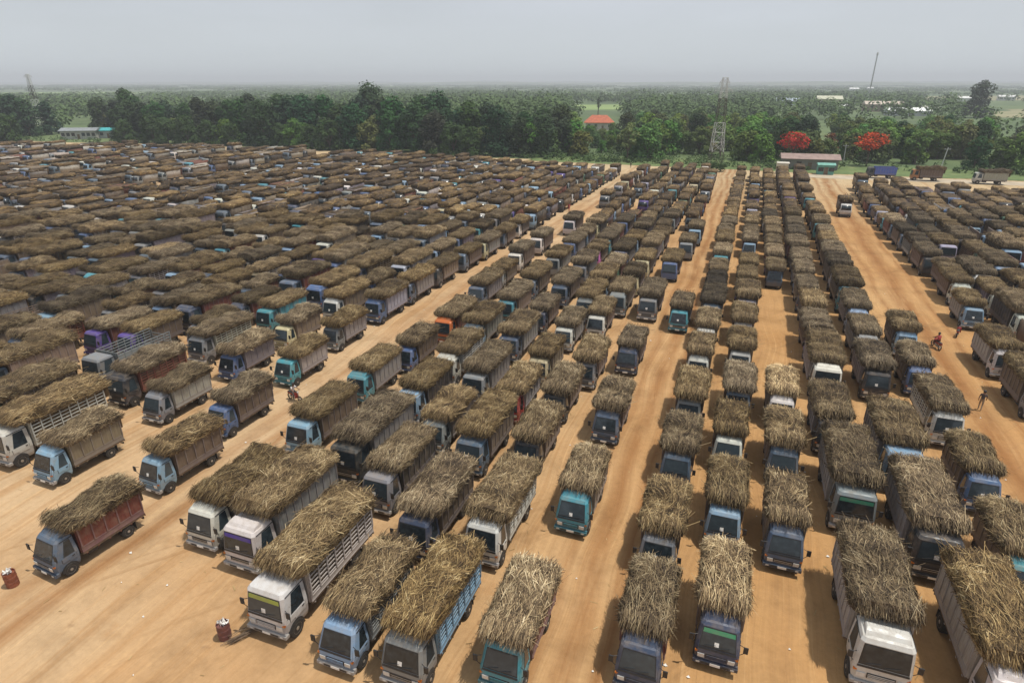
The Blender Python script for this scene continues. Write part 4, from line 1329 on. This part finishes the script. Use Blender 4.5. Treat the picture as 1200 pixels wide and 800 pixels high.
while n_ < 135:
    x, y = trg.uniform(22, 190), 222 + 130 * trg.random() ** 1.5
    if y < 229 and 25 < x < 75: continue
    kind = trg.choice(['bushy', 'bushy', 'bushy', 'airy', 'airy', 'dense', 'umbrella'])
    tree(kind, x, y, trg.uniform(0.7, 1.05) * (0.66 if kind == 'dense' else 1), 'green tree in the wood behind the grassy back road', RIGHTG)
    n_ += 1
p = gp(929, 200)
tree('flame', p.x, p.y + 13, 0.95, 'crimson flowering tree behind the long pink-roofed shed', None, (0.42, 0.04, 0.03), 'flame_tree')
p = gp(1022, 200)
tree('flame', p.x, p.y + 12, 0.95, 'orange-red flowering tree with the brighter crown, behind the blue truck', None, (0.48, 0.07, 0.025), 'flame_tree')
p = gp(975, 196)
tree('airy', p.x, p.y + 16, 0.75, 'sparsely flowering reddish-green tree between the two red ones', None, (0.16, 0.07, 0.035), 'flame_tree')
p = gp(1142, 138)
tree('dense', p.x, p.y, 1.42, 'tall dark tree standing above the horizon', None, (0.06, 0.078, 0.05), 'tall_tree')
p = gp(695, 135)
tree('slim', p.x + 4, p.y, 0.55, 'small dark pointed tree beside the pale field', None, None, 'tree')

# undergrowth along the lot's end and around the pylon
sh = MB()
srg = random.Random(31)
for i in range(380):
    x = srg.uniform(-75, 22)
    leaf_quads(sh, srg, (x, far_edge(x) + 1.0 + 32 * srg.random() ** 1.6, 0.5), srg.uniform(0.6, 2.0), 26, 0.36)
for i in range(420):
    x = srg.uniform(20, 190)
    if 28 < x < 66 and srg.random() < 0.7: continue
    leaf_quads(sh, srg, (x, 217 + 34 * srg.random() ** 1.4, 0.6), srg.uniform(0.8, 2.2), 28, 0.4)
for i in range(160):
    x = srg.uniform(-345, -62)
    leaf_quads(sh, srg, (x, far_edge(x) + srg.uniform(2, 6), 0.8), srg.uniform(0.9, 2.2), 26, 0.4)
tag(obj('undergrowth', sh.mesh('undergrowth', ['leaf'], True), color=(0.065, 0.105, 0.038)), 'low green undergrowth fringing the far edge of the lot', 'undergrowth', None, 'stuff')
p = gp(838, 201)
pl = MB()
for i in range(11):
    leaf_quads(pl, srg, (p.x + srg.uniform(-3, 3), p.y + srg.uniform(-1.2, 1.5), srg.uniform(0.5, 2.2)), srg.uniform(0.8, 1.3), 60, 0.3)
tag(obj('shrub', pl.mesh('shrub', ['leaf'], True), color=(0.05, 0.085, 0.03)), 'leafy shrub growing round the foot of the tall lattice tower', 'shrub')

TREEQ.sort(key=lambda t: t[0])
for t in TREEQ[:288]:
    plant(*t[1:])
# far woodland as one mass
wrg = random.Random(77)
fw_ = MB()
def clump(x, y, h, r, n, size):
    for k in range(3):
        leaf_quads(fw_, wrg, (x + wrg.uniform(-r, r) * 0.6, y + wrg.uniform(-r, r) * 0.6, h * wrg.uniform(0.40, 0.72)), r * 0.75, n // 3, size, min(1.2, 0.5 * h / r))
for dp_, kind, x, y, s_, lb_, gr_, co_ in TREEQ[288:]:
    hh = {'dense': 18, 'bushy': 11, 'airy': 13, 'umbrella': 10.5}[kind] * s_
    clump(x, y, hh * 1.2, hh * 0.42, 420, 0.7)
    clump(x + 1.5, y, hh * 0.75, hh * 0.45, 240, 0.65)
count = 0
while count < 6500:
    # even in the picture: pick a distance with falling density, then a bearing inside the frame
    t = wrg.random()
    d = 265 * (6500 / 265) ** (t ** 0.82)
    if d > 6500: continue
    b = R(HEAD) + R(wrg.uniform(-46, 46))
    x, y = -d * math.sin(b), d * math.cos(b)
    if y < far_edge(max(-375, min(120, x))) + 45: continue
    q = mnoise.noise((x * 0.0028, y * 0.0019, 2.0))
    if q < -0.16 and wrg.random() < 0.86: continue
    if d < 360 and -90 < x < 190: continue
    ok = True
    for hx, hy, hr in ((-80, 345, 22),):
        if abs(x - hx) < hr and abs(y - hy) < hr + 12: ok = False
    pxv = Vector((x, y, -CAM_H)); dp = pxv.dot(_fw)
    px, py = 600 + 720 * pxv.dot(_rt) / dp, 400 - 720 * pxv.dot(_up) / dp
    if (px < 176 and 106.8 < py < 113.5) or (664 < px < 746 and 121 < py < 133) or (1080 < px and 112 < py < 119) or (1165 < px and 126 < py < 142) or (905 < px < 1195 and 118 < py < 150 and wrg.random() < 0.75) or (672 < px < 732 and 133 < py < 166): continue
    if d > 1300 and wrg.random() < 0.45: continue
    left = x < -120
    h = wrg.uniform(7, 13) * (1.15 if left and d < 500 else 1) * (1 + 0.4 * (wrg.random() < 0.06))
    r = h * wrg.uniform(0.40, 0.62) * (1 + d / 2600)
    if d > 800:
        k_ = min(1.0, (d - 800) / 900)
        h *= 1 - 0.45 * k_; r *= 1 + 0.7 * k_
    clump(x, y, h, r, 90 if d < 700 else 60 if d < 1600 else 36, 0.7 + d / 1100)
    count += 1
tag(obj('woodland', fw_.mesh('woodland', ['leaf'], True), color=(0.092, 0.140, 0.055)), 'hazy green woodland covering the plain out to the horizon', 'woodland', None, 'stuff')

# ---------------------------------------------------------------- pylons and mast
M['galv'] = simple('galvanised_steel', (0.42, 0.42, 0.40), 0.5, 0.4, 0.15, 2)
M['tower_white'] = simple('tower_white', (0.52, 0.52, 0.49), 0.6, 0, 0.1, 2)
M['tower_red'] = simple('tower_red', (0.07, 0.05, 0.04), 0.7, 0, 0.2, 2)
def lattice(name, x, y, h, wb, wt, bands, r, arms, label, cat, yaw=0.3):
    root = empty(name, (x, y, 0), yaw)
    nb = len(bands)
    def w(z): return wb + (wt - wb) * z / h
    for bi, (z0f, z1f, mat) in enumerate(bands):
        mb = MB()
        z0, z1 = h * z0f, h * z1f
        ns = max(1, int(round((z1 - z0) / (w((z0 + z1) / 2) * 1.1))))
        for k in range(ns):
            a, b_ = z0 + (z1 - z0) * k / ns, z0 + (z1 - z0) * (k + 1) / ns
            ca = [(sx * w(a) / 2, sy * w(a) / 2, a) for sx, sy in ((-1, -1), (1, -1), (1, 1), (-1, 1))]
            cb = [(sx * w(b_) / 2, sy * w(b_) / 2, b_) for sx, sy in ((-1, -1), (1, -1), (1, 1), (-1, 1))]
            for i in range(4):
                j = (i + 1) % 4
                mb.tube(ca[i], cb[i], r, n=4)
                mb.tube(ca[i], cb[j], r * 0.55, n=4)
                mb.tube(ca[j], cb[i], r * 0.55, n=4)
                mb.tube(cb[i], cb[j], r * 0.6, n=4)
        obj('lattice_section', mb.mesh(name, [mat]), root)
    for z, ln in arms:
        mb = MB()
        for s in (-1, 1):
            mb.tube((s * w(z) / 2, 0, z), (s * ln, 0, z + 0.1), r * 0.8, n=4)
            mb.tube((s * w(z) / 2, 0, z + 1.0), (s * ln, 0, z + 0.15), r * 0.6, n=4)
            mb.tube((s * ln, 0, z + 0.1), (s * ln, 0, z - 0.7), r * 0.9, n=5)
        obj('cross_arm', mb.mesh('cross_arm', ['tower_white']), root)
    tag(root, label, cat)
    return root
p = gp(837, 198)
lattice('lattice_tower', p.x, p.y, 25.6, 3.9, 1.3, [(0, 0.20, 'tower_red'), (0.20, 0.52, 'tower_white'), (0.52, 0.78, 'tower_red'), (0.78, 1.0, 'tower_white')], 0.075, [(22.0, 2.6), (24.3, 1.4)], 'banded white lattice tower standing at the end of the middle lane', 'tower')
p = gp(50, 152)
lattice('lattice_tower', p.x, p.y, 28.3, 3.9, 1.1, [(0, 0.55, 'tower_white'), (0.55, 0.8, 'tower_red'), (0.8, 1.0, 'tower_white')], 0.11, [(27.2, 2.2)], 'pale lattice tower rising behind the corner of the tree belt', 'tower')
p = gp(1017, 118)
root = lattice('radio_mast', p.x, p.y, 62.0, 1.1, 0.9, [(0, 1.0, 'galv')], 0.13, [], 'thin grey radio mast standing above the horizon', 'mast')
mb = MB()
mb.box(-0.9, 0.9, -0.9, 0.9, 58.0, 61.0, 0, 0.2)
obj('antenna_panel', mb.mesh('antenna_panel', ['galv']), root)
def pole(px, py, h, lean, label):
    p = gp(px, py)
    mb = MB()
    mb.tube((0, 0, -0.1), (lean, 0, h), 0.16, 0.11, 8)
    mb.box(lean - 0.9, lean + 0.9, -0.06, 0.06, h - 0.55, h - 0.42)
    for s in (-0.8, 0, 0.8):
        mb.tube((lean + s, 0, h - 0.42), (lean + s, 0, h - 0.2), 0.05, n=5)
    o = obj('utility_pole', mb.mesh('utility_pole', ['tower_white']), None, p, 0.3)
    tag(o, label, 'pole')
pole(1101, 201, 6.8, 0.7, 'leaning white utility pole beside the orange-brown truck on the back road')
pole(988, 192, 6.0, -0.2, 'pale upright pole behind the green kiosk')

# ---------------------------------------------------------------- buildings
def wallmat(name, col, var=0.15): return simple(name, col, 0.85, 0, var, 0.8)
def building(px, py, w, dep, h, roof_h, wall, roof, label, yaw=None, hip=False, nwin=3, over=0.6):
    p = gp(px, py)
    yw = R(HEAD) * 0.6 if yaw is None else R(yaw)
    root = empty('building', (p.x, p.y, 0), yw)
    M['w_'] = wallmat('wall_plaster', wall)
    M['r_'] = wallmat('roof_sheet', roof, 0.2)
    mb = MB()
    mb.box(-w / 2, w / 2, 0, dep, -0.1, h)
    obj('wall', mb.mesh('wall', ['w_']), root)
    mb = MB()
    hx = w / 2 * (0.55 if hip else 1.0) + (0 if hip else over)
    e = over
    A = [(-w / 2 - e, -e, h + 0.02), (w / 2 + e, -e, h + 0.02), (w / 2 + e, dep + e, h + 0.02), (-w / 2 - e, dep + e, h + 0.02), (-hx, dep / 2, h + roof_h), (hx, dep / 2, h + roof_h)]
    mb.add(A, [(0, 1, 5, 4), (2, 3, 4, 5), (1, 2, 5), (3, 0, 4), (3, 2, 1, 0)])
    mb.box(-w / 2 - e, w / 2 + e, -e - 0.03, -e - 0.002, h - 0.15, h + 0.03)
    obj('roof', mb.mesh('roof', ['r_']), root)
    for i in range(nwin):
        x = -w / 2 + w * (i + 0.5) / nwin
        mb = MB()
        if i == nwin // 2:
            mb.box(x - 0.55, x + 0.55, -0.06, -0.003, 0.0, min(2.1, h - 0.2))
            obj('door', mb.mesh('door', ['deck']), root)
        else:
            mb.box(x - 0.7, x + 0.7, -0.05, -0.003, h * 0.35, h * 0.75)
            obj('window', mb.mesh('window', ['glass']), root)
    tag(root, label, 'building')
building(93, 163, 15, 7, 3.6, 1.2, (0.42, 0.41, 0.385), (0.22, 0.24, 0.25), 'low pale building with a grey roof behind the packed trucks', 30, nwin=7)
building(124, 162, 11, 6, 3.4, 1.2, (0.40, 0.42, 0.42), (0.05, 0.34, 0.36), 'small building with a turquoise roof at the foot of the tree belt', 30, nwin=4)
building(702, 152, 15, 10, 3.6, 3.8, (0.55, 0.50, 0.44), (0.42, 0.12, 0.06), 'house with a red tiled hip roof among the trees', 14, True, 4, 1.0)
building(948, 199, 15.5, 6, 3.1, 1.3, (0.20, 0.19, 0.17), (0.28, 0.20, 0.175), 'long low shed with a dusty pink roof beside the lot', 4, nwin=5)
building(967, 205, 4.2, 2.6, 2.7, 0.5, (0.13, 0.33, 0.27), (0.16, 0.36, 0.30), 'green kiosk at the end of the pink-roofed shed', 4, nwin=3, over=0.3)
building(916, 204, 3.0, 2.6, 3.0, 0.3, (0.55, 0.52, 0.42), (0.5, 0.47, 0.4), 'small cream hut at the near end of the pink-roofed shed', 4, nwin=1, over=0.2)
building(923, 124, 27, 12, 5, 3.0, (0.5, 0.52, 0.55), (0.42, 0.48, 0.58), 'distant building with a bluish roof left of the cream hall', 5)
building(971, 128, 22, 14, 9, 3.0, (0.52, 0.50, 0.36), (0.50, 0.50, 0.38), 'large distant cream hall among the trees', 5)
building(988, 130, 10, 8, 4, 1.5, (0.68, 0.67, 0.62), (0.62, 0.62, 0.6), 'small distant white house beside the cream hall', 5)
building(1036, 131, 31, 14, 6, 2.6, (0.33, 0.24, 0.18), (0.50, 0.43, 0.36), 'long distant shed with brown walls and a pale roof', 5)
building(1066, 136, 30, 14, 3.6, 2.4, (0.45, 0.47, 0.46), (0.80, 0.82, 0.80), 'distant warehouse with a bright white roof', 5)
building(1090, 133, 11, 8, 4, 2.0, (0.52, 0.50, 0.46), (0.55, 0.52, 0.48), 'distant pale house next to the white-roofed warehouse', 5)
building(1131, 120, 14, 9, 5, 2.2, (0.64, 0.63, 0.6), (0.7, 0.7, 0.68), 'distant white house left of the tall dark tree', 5)
building(1180, 118, 20, 9, 5, 2.2, (0.60, 0.59, 0.55), (0.66, 0.66, 0.64), 'distant white building right of the tall dark tree', 5)
building(1001, 107, 24, 14, 6, 3.0, (0.66, 0.66, 0.64), (0.75, 0.75, 0.74), 'tiny white building below the radio mast', 5)
building(1020, 106, 16, 14, 6, 3.0, (0.66, 0.66, 0.64), (0.72, 0.72, 0.7), 'tiny pale building right of the foot of the mast', 5)

# ---------------------------------------------------------------- trucks on the back road
def road_truck(px, py, k, cab, body, load, tone, yaw, label):
    p = gp(px, py)
    d = dict(x=p.x, y=p.y, k=k, cab=cab, body=body, tone=tone, yaw=yaw, s=1.0, load=load, n=1, row='lone')
    before = set(o.name for o in bpy.data.objects if o.parent is None)
    make_truck(d, False)
    for o in bpy.data.objects:
        if o.parent is None and o.name not in before:
            if o.name.startswith('cane_truck'):
                tag(o, label, 'truck'); del o['group']
                o.scale = (1.0,) * 3
                o.name = 'road_truck'
            elif o.name.startswith('cane_load'):
                tag(o, 'cane heap on the ' + label, 'cane load')
                o.scale = (1.0,) * 3
road_truck(1014, 208, 'hp', 'dark', 'royal', False, 0.4, -87, 'blue-sided truck parked on the back road')
road_truck(1066, 211, 'hp', 'ochre', 'brown', True, 0.36, -87, 'orange-brown truck on the back road')
road_truck(1139, 215, 'hp', 'white', 'pale', True, 0.36, -87, 'white truck on the back road')

# ---------------------------------------------------------------- drums, people, motorcycles, litter
M['drum'] = simple('rusty_drum', (0.23, 0.075, 0.04), 0.7, 0.1, 0.35, 4)
M['drum2'] = simple('brown_drum', (0.15, 0.06, 0.05), 0.7, 0.1, 0.35, 4)
def drum(x, y, mat, label):
    root = empty('rubbish_drum', (x, y, 0), 0.4)
    mb = MB()
    mb.lathe_z([(0.005, 0.28), (0.02, 0.29), (0.28, 0.29), (0.30, 0.305), (0.32, 0.29), (0.58, 0.29), (0.60, 0.305), (0.62, 0.29), (0.86, 0.29), (0.88, 0.30), (0.90, 0.29), (0.89, 0.27), (0.78, 0.26)], 24)
    obj('barrel', mb.mesh('barrel', [mat]), root)
    mb = MB()
    q = random.Random(int(x * 10))
    for i in range(16):
        a, r_ = q.uniform(0, 6.28), q.uniform(0, 0.2)
        mb.add([(r_ * math.cos(a) + q.uniform(-0.13, 0.13), r_ * math.sin(a) + q.uniform(-0.13, 0.13), 0.80 + q.uniform(0.0, 0.30)) for _ in range(4)], [(0, 1, 2), (0, 2, 3), (0, 3, 1), (1, 3, 2)])
    obj('rubbish', mb.mesh('rubbish', ['paper']), root)
    tag(root, label, 'drum')
drum(-33.4, 14.2, 'drum', 'red oil drum full of white rubbish in front of the slate blue truck')
drum(-20.4, 15.5, 'drum2', 'brown oil drum with white rubbish beside the big white rail-sided truck')
mb = MB()
q = random.Random(3)
for i in range(26):
    a = R(62) + q.gauss(0, 0.12)
    c = Vector((q.gauss(0, 0.12), q.gauss(0, 0.16), 0.05 + abs(q.gauss(0.08, 0.08))))
    dv = Vector((math.cos(a), math.sin(a), q.gauss(0, 0.05))) * q.uniform(0.5, 0.9)
    mb.tube(c - dv, c + dv, 0.016, 0.012, 5, 0)
tag(obj('cane_bundle', mb.mesh('cane_bundle', ['deck']), None, (-19.55, 15.9, 0.03)), 'loose bundle of brown cane lying beside the brown drum', 'cane bundle')

SKIN = {}
def skinmat(key, col):
    if key not in M: M[key] = simple(key, col, 0.75, 0, 0.12, 9)
    return key
def person(loc, yaw, joints, label, shirt, trousers, parent=None, name='person'):
    """joints: skeleton of named points; grown into one body with a skin modifier"""
    order = list(joints)
    idx = {k: i for i, k in enumerate(order)}
    links = [('pelvis', 'waist'), ('waist', 'chest'), ('chest', 'neck'), ('neck', 'head'), ('head', 'crown')]
    for s in 'LR':
        links += [('chest', 'sh' + s), ('sh' + s, 'el' + s), ('el' + s, 'wr' + s), ('wr' + s, 'ha' + s), ('pelvis', 'hi' + s), ('hi' + s, 'kn' + s), ('kn' + s, 'an' + s), ('an' + s, 'to' + s)]
    rad = dict(pelvis=0.135, waist=0.125, chest=0.15, neck=0.058, head=0.098, crown=0.085, sh=0.068, el=0.045, wr=0.032, ha=0.036, hi=0.088, kn=0.058, an=0.042, to=0.038)
    me = bpy.data.meshes.new('person')
    me.from_pydata([joints[k] for k in order], [(idx[a], idx[b_]) for a, b_ in links], [])
    tmp = bpy.data.objects.new('tmp_person', me)
    COL.objects.link(tmp)
    tmp.modifiers.new('skin', 'SKIN')
    sv = me.skin_vertices[0].data
    for k in order:
        r_ = rad.get(k, rad.get(k[:2], 0.05))
        sv[idx[k]].radius = (r_, r_)
    sv[idx['pelvis']].use_root = True
    ss = tmp.modifiers.new('sub', 'SUBSURF'); ss.levels = ss.render_levels = 1
    dg = bpy.context.evaluated_depsgraph_get()
    body = bpy.data.meshes.new_from_object(tmp.evaluated_get(dg))
    bpy.data.objects.remove(tmp)
    body.name = 'person'
    body.materials.clear()
    for k in (skinmat('skin_tone', (0.20, 0.11, 0.07)), shirt, trousers, 'black'):
        body.materials.append(M[k])
    P3 = {k: Vector(v_) for k, v_ in joints.items()}
    for f in body.polygons:
        c = f.center
        near = min(P3, key=lambda k: (P3[k] - c).length - rad.get(k, rad.get(k[:2], 0.05)) * 0.4)
        f.material_index = {'pelvis': 2, 'waist': 1, 'chest': 1, 'neck': 0, 'head': 0, 'crown': 3}.get(near, {'sh': 1, 'el': 0, 'wr': 0, 'ha': 0, 'hi': 2, 'kn': 2, 'an': 2, 'to': 3}.get(near[:2], 0))
        f.use_smooth = True
    o = obj(name, body, parent, loc, yaw)
    # hair cap
    mb = MB()
    hd = P3['crown']
    mb.lathe_z([(-0.06, 0.112), (0.0, 0.118), (0.06, 0.105), (0.11, 0.06), (0.125, 0.01)], 14, 0, (hd.x, hd.y + 0.012, hd.z))
    obj('hair', mb.mesh('hair', ['black'], smooth=True), o)
    if label: tag(o, label, 'person')
    return o
STAND = dict(pelvis=(0, 0, 0.95), waist=(0, 0, 1.12), chest=(0, -0.01, 1.34), neck=(0, -0.01, 1.50), head=(0, -0.03, 1.60), crown=(0, -0.02, 1.68),
             shL=(0.18, 0, 1.40), elL=(0.25, 0.06, 1.14), wrL=(0.24, 0.0, 0.90), haL=(0.24, -0.02, 0.81), hiL=(0.09, 0, 0.90), knL=(0.10, -0.14, 0.50), anL=(0.10, -0.06, 0.09), toL=(0.10, -0.22, 0.04),
             shR=(-0.18, 0, 1.40), elR=(-0.25, -0.04, 1.14), wrR=(-0.24, -0.16, 0.94), haR=(-0.23, -0.2, 0.86), hiR=(-0.09, 0, 0.90), knR=(-0.10, 0.05, 0.50), anR=(-0.10, 0.22, 0.12), toR=(-0.10, 0.10, 0.04))
RIDE = dict(pelvis=(0, 0.22, 0.86), waist=(0, 0.18, 1.02), chest=(0, 0.08, 1.24), neck=(0, 0.03, 1.40), head=(0, 0.0, 1.50), crown=(0, 0.01, 1.58),
            shL=(0.18, 0.08, 1.30), elL=(0.27, -0.10, 1.12), wrL=(0.29, -0.33, 1.04), haL=(0.29, -0.40, 1.03), hiL=(0.12, 0.18, 0.83), knL=(0.20, -0.20, 0.70), anL=(0.19, -0.02, 0.34), toL=(0.19, -0.16, 0.29),
            shR=(-0.18, 0.08, 1.30), elR=(-0.27, -0.10, 1.12), wrR=(-0.29, -0.33, 1.04), haR=(-0.29, -0.40, 1.03), hiR=(-0.12, 0.18, 0.83), knR=(-0.20, -0.20, 0.70), anR=(-0.19, -0.02, 0.34), toR=(-0.19, -0.16, 0.29))
skinmat('cloth_dark', (0.05, 0.04, 0.04)); skinmat('cloth_white', (0.62, 0.60, 0.60)); skinmat('cloth_red', (0.36, 0.05, 0.05)); skinmat('cloth_tan', (0.28, 0.21, 0.14)); skinmat('cloth_blue', (0.06, 0.09, 0.2))
M['bike_red'] = simple('motorcycle_red', (0.30, 0.03, 0.03), 0.35, 0, 0.15, 5)
def motorcycle(x, y, yaw, label):
    root = empty('motorcycle', (x, y, 0), R(yaw))
    for yy in (-0.62, 0.62):
        mb = MB()
        n1, n2, rr, tr_ = 22, 8, 0.245, 0.05
        rings = [[(tr_ * math.sin(2 * math.pi * j / n2), yy + (rr + tr_ * math.cos(2 * math.pi * j / n2)) * math.cos(2 * math.pi * i / n1), 0.30 + (rr + tr_ * math.cos(2 * math.pi * j / n2)) * math.sin(2 * math.pi * i / n1)) for j in range(n2)] for i in range(n1 + 1)]
        mb.loft(rings, 0, False)
        for i in range(8):
            a = i * math.pi / 4
            mb.tube((0, yy, 0.3), (0, yy + 0.23 * math.cos(a), 0.3 + 0.23 * math.sin(a)), 0.008, n=4, mi=1)
        mb.lathe_x([(-0.06, 0.05), (0.06, 0.05)], 10, 1, (0, yy, 0.3))
        obj('wheel', mb.mesh('wheel', ['rubber', 'chrome']), root)
    mb = MB()
    mb.tube((0, -0.62, 0.30), (0, -0.40, 0.98), 0.035, n=6, mi=1)
    mb.tube((0, -0.42, 0.90), (0, 0.05, 0.42), 0.06, n=6)
    mb.tube((0, 0.05, 0.42), (0, 0.62, 0.30), 0.045, n=6, mi=1)
    mb.box(-0.11, 0.11, -0.12, 0.22, 0.26, 0.50, 1, 0.03)
    mb.loft([[(-0.05, -0.40, 0.62), (0.05, -0.40, 0.62), (0.05, -0.36, 0.95), (-0.05, -0.36, 0.95)], [(-0.20, -0.28, 0.34), (0.20, -0.28, 0.34), (0.20, -0.24, 0.82), (-0.20, -0.24, 0.82)]], 0)
    mb.loft([[(-0.11, 0.0, 0.52), (0.11, 0.0, 0.52), (0.11, 0.0, 0.70), (-0.11, 0.0, 0.70)], [(-0.09, 0.78, 0.60), (0.09, 0.78, 0.60), (0.08, 0.78, 0.72), (-0.08, 0.78, 0.72)]], 0)
    mb.tube((0.13, 0.1, 0.28), (0.15, 0.75, 0.34), 0.04, n=8, mi=1)
    obj('frame', mb.mesh('bike_frame', ['bike_red', 'chrome']), root)
    mb = MB()
    mb.box(-0.12, 0.12, 0.02, 0.72, 0.715, 0.80, 0, 0.03)
    obj('seat', mb.mesh('bike_seat', ['black']), root)
    mb = MB()
    mb.tube((-0.34, -0.36, 1.02), (0.34, -0.36, 1.02), 0.016, n=6)
    mb.tube((0, -0.40, 0.92), (0, -0.36, 1.02), 0.025, n=6)
    obj('handlebar', mb.mesh('handlebar', ['black']), root)
    mb = MB()
    mb.box(-0.08, 0.08, -0.49, -0.42, 0.86, 0.99, 0, 0.02)
    obj('headlight', mb.mesh('bike_headlight', ['lamp']), root)
    tag(root, label, 'motorcycle')
    return root
def rider(x, y, yaw, dy, label, shirt, trousers):
    j = {k: (v_[0], v_[1] + dy, v_[2]) for k, v_ in RIDE.items()}
    return person((x, y, 0), R(yaw), j, label, shirt, trousers)
motorcycle(-32.7, 36.2, 78, 'dark red motorcycle riding past the teal truck on the diagonal road')
rider(-32.7, 36.2, 78, 0.0, 'person in a white shirt riding the motorcycle by the teal truck', 'cloth_white', 'cloth_dark')
motorcycle(20.1, 67.6, 196, 'red motorcycle driving along the right-hand dirt road')
rider(20.1, 67.6, 196, 0.0, 'person in a red top riding the motorcycle on the right-hand road', 'cloth_red', 'cloth_dark')
motorcycle(23.0, 72.0, 160, 'red motorcycle standing beside the first row of the right-hand block')
person((20.3, 54.2, 0), R(160), STAND, 'person in a dark top and tan trousers walking on the right-hand road', 'cloth_dark', 'cloth_tan')
person((-33.0, 122.5, 0), R(20), STAND, 'small distant person in red standing at the edge of the diagonal road', 'cloth_red', 'cloth_red')
person((-9.3, 119.1, 0), R(80), STAND, 'small distant person in dark clothes between rows by the middle lane', 'cloth_dark', 'cloth_dark')
p = gp(739, 197)
person((p.x, p.y, 0), R(10), STAND, 'tiny person at the far end of the diagonal road', 'cloth_dark', 'cloth_dark')

# loose trash: cane leaves trodden into the dirt, scraps of paper
lt = MB()
lrg = random.Random(8)
for i in range(1300):
    xx = lrg.choice([-42.5, -37, -28.5, -24.6, -20.6, -16.6, -13, -9.4, -3.6, 0, 3.2, 6.6, 10.3, 14.2, 18, 22.5]) + lrg.gauss(0, 1.0)
    yy = lrg.uniform(12, 110)
    a = lrg.uniform(0, 6.28); ln = lrg.uniform(0.06, 0.22); w_ = lrg.uniform(0.008, 0.02)
    dx, dy = math.cos(a) * ln, math.sin(a) * ln
    nx, ny = -math.sin(a) * w_, math.cos(a) * w_
    z = 0.012 + lrg.uniform(0, 0.02)
    lt.add([(xx - dx - nx, yy - dy - ny, z), (xx + dx - nx, yy + dy - ny, z + 0.01), (xx + dx + nx, yy + dy + ny, z + 0.012), (xx - dx + nx, yy - dy + ny, z + 0.004)], [(0, 1, 2, 3)], 0, lrg.uniform(0.55, 1.0))
for i in range(120):
    xx, yy = lrg.uniform(-38, 20), lrg.uniform(12, 90)
    s_ = lrg.uniform(0.04, 0.11)
    z = 0.03
    lt.add([(xx - s_, yy, z), (xx, yy - s_ * 0.7, z + 0.03), (xx + s_, yy, z), (xx, yy + s_ * 0.8, z + 0.05)], [(0, 1, 2, 3)], 1, 0.5)
tag(obj('litter', lt.mesh('litter', ['cane_far', 'paper'], True)), 'trodden cane leaves and scraps of paper scattered over the dirt', 'litter', None, 'stuff')

# ---------------------------------------------------------------- air
m = bpy.data.materials.new('haze_air')
m.use_nodes = True
nt = m.node_tree
nt.nodes.clear()
o_ = nt.nodes.new('ShaderNodeOutputMaterial')
pv = nt.nodes.new('ShaderNodeVolumePrincipled')
pv.inputs['Color'].default_value = (0.86, 0.90, 0.95, 1)
pv.inputs['Density'].default_value = 0.00030
pv.inputs['Anisotropy'].default_value = 0.0
nt.links.new(pv.outputs['Volume'], o_.inputs['Volume'])
M['haze'] = m
mb = MB()
mb.box(-9200, 9200, -500, 9200, -1.1, 95)
tag(obj('haze', mb.mesh('haze', ['haze'])), 'thin pale haze over the whole plain', 'haze', None, 'stuff')
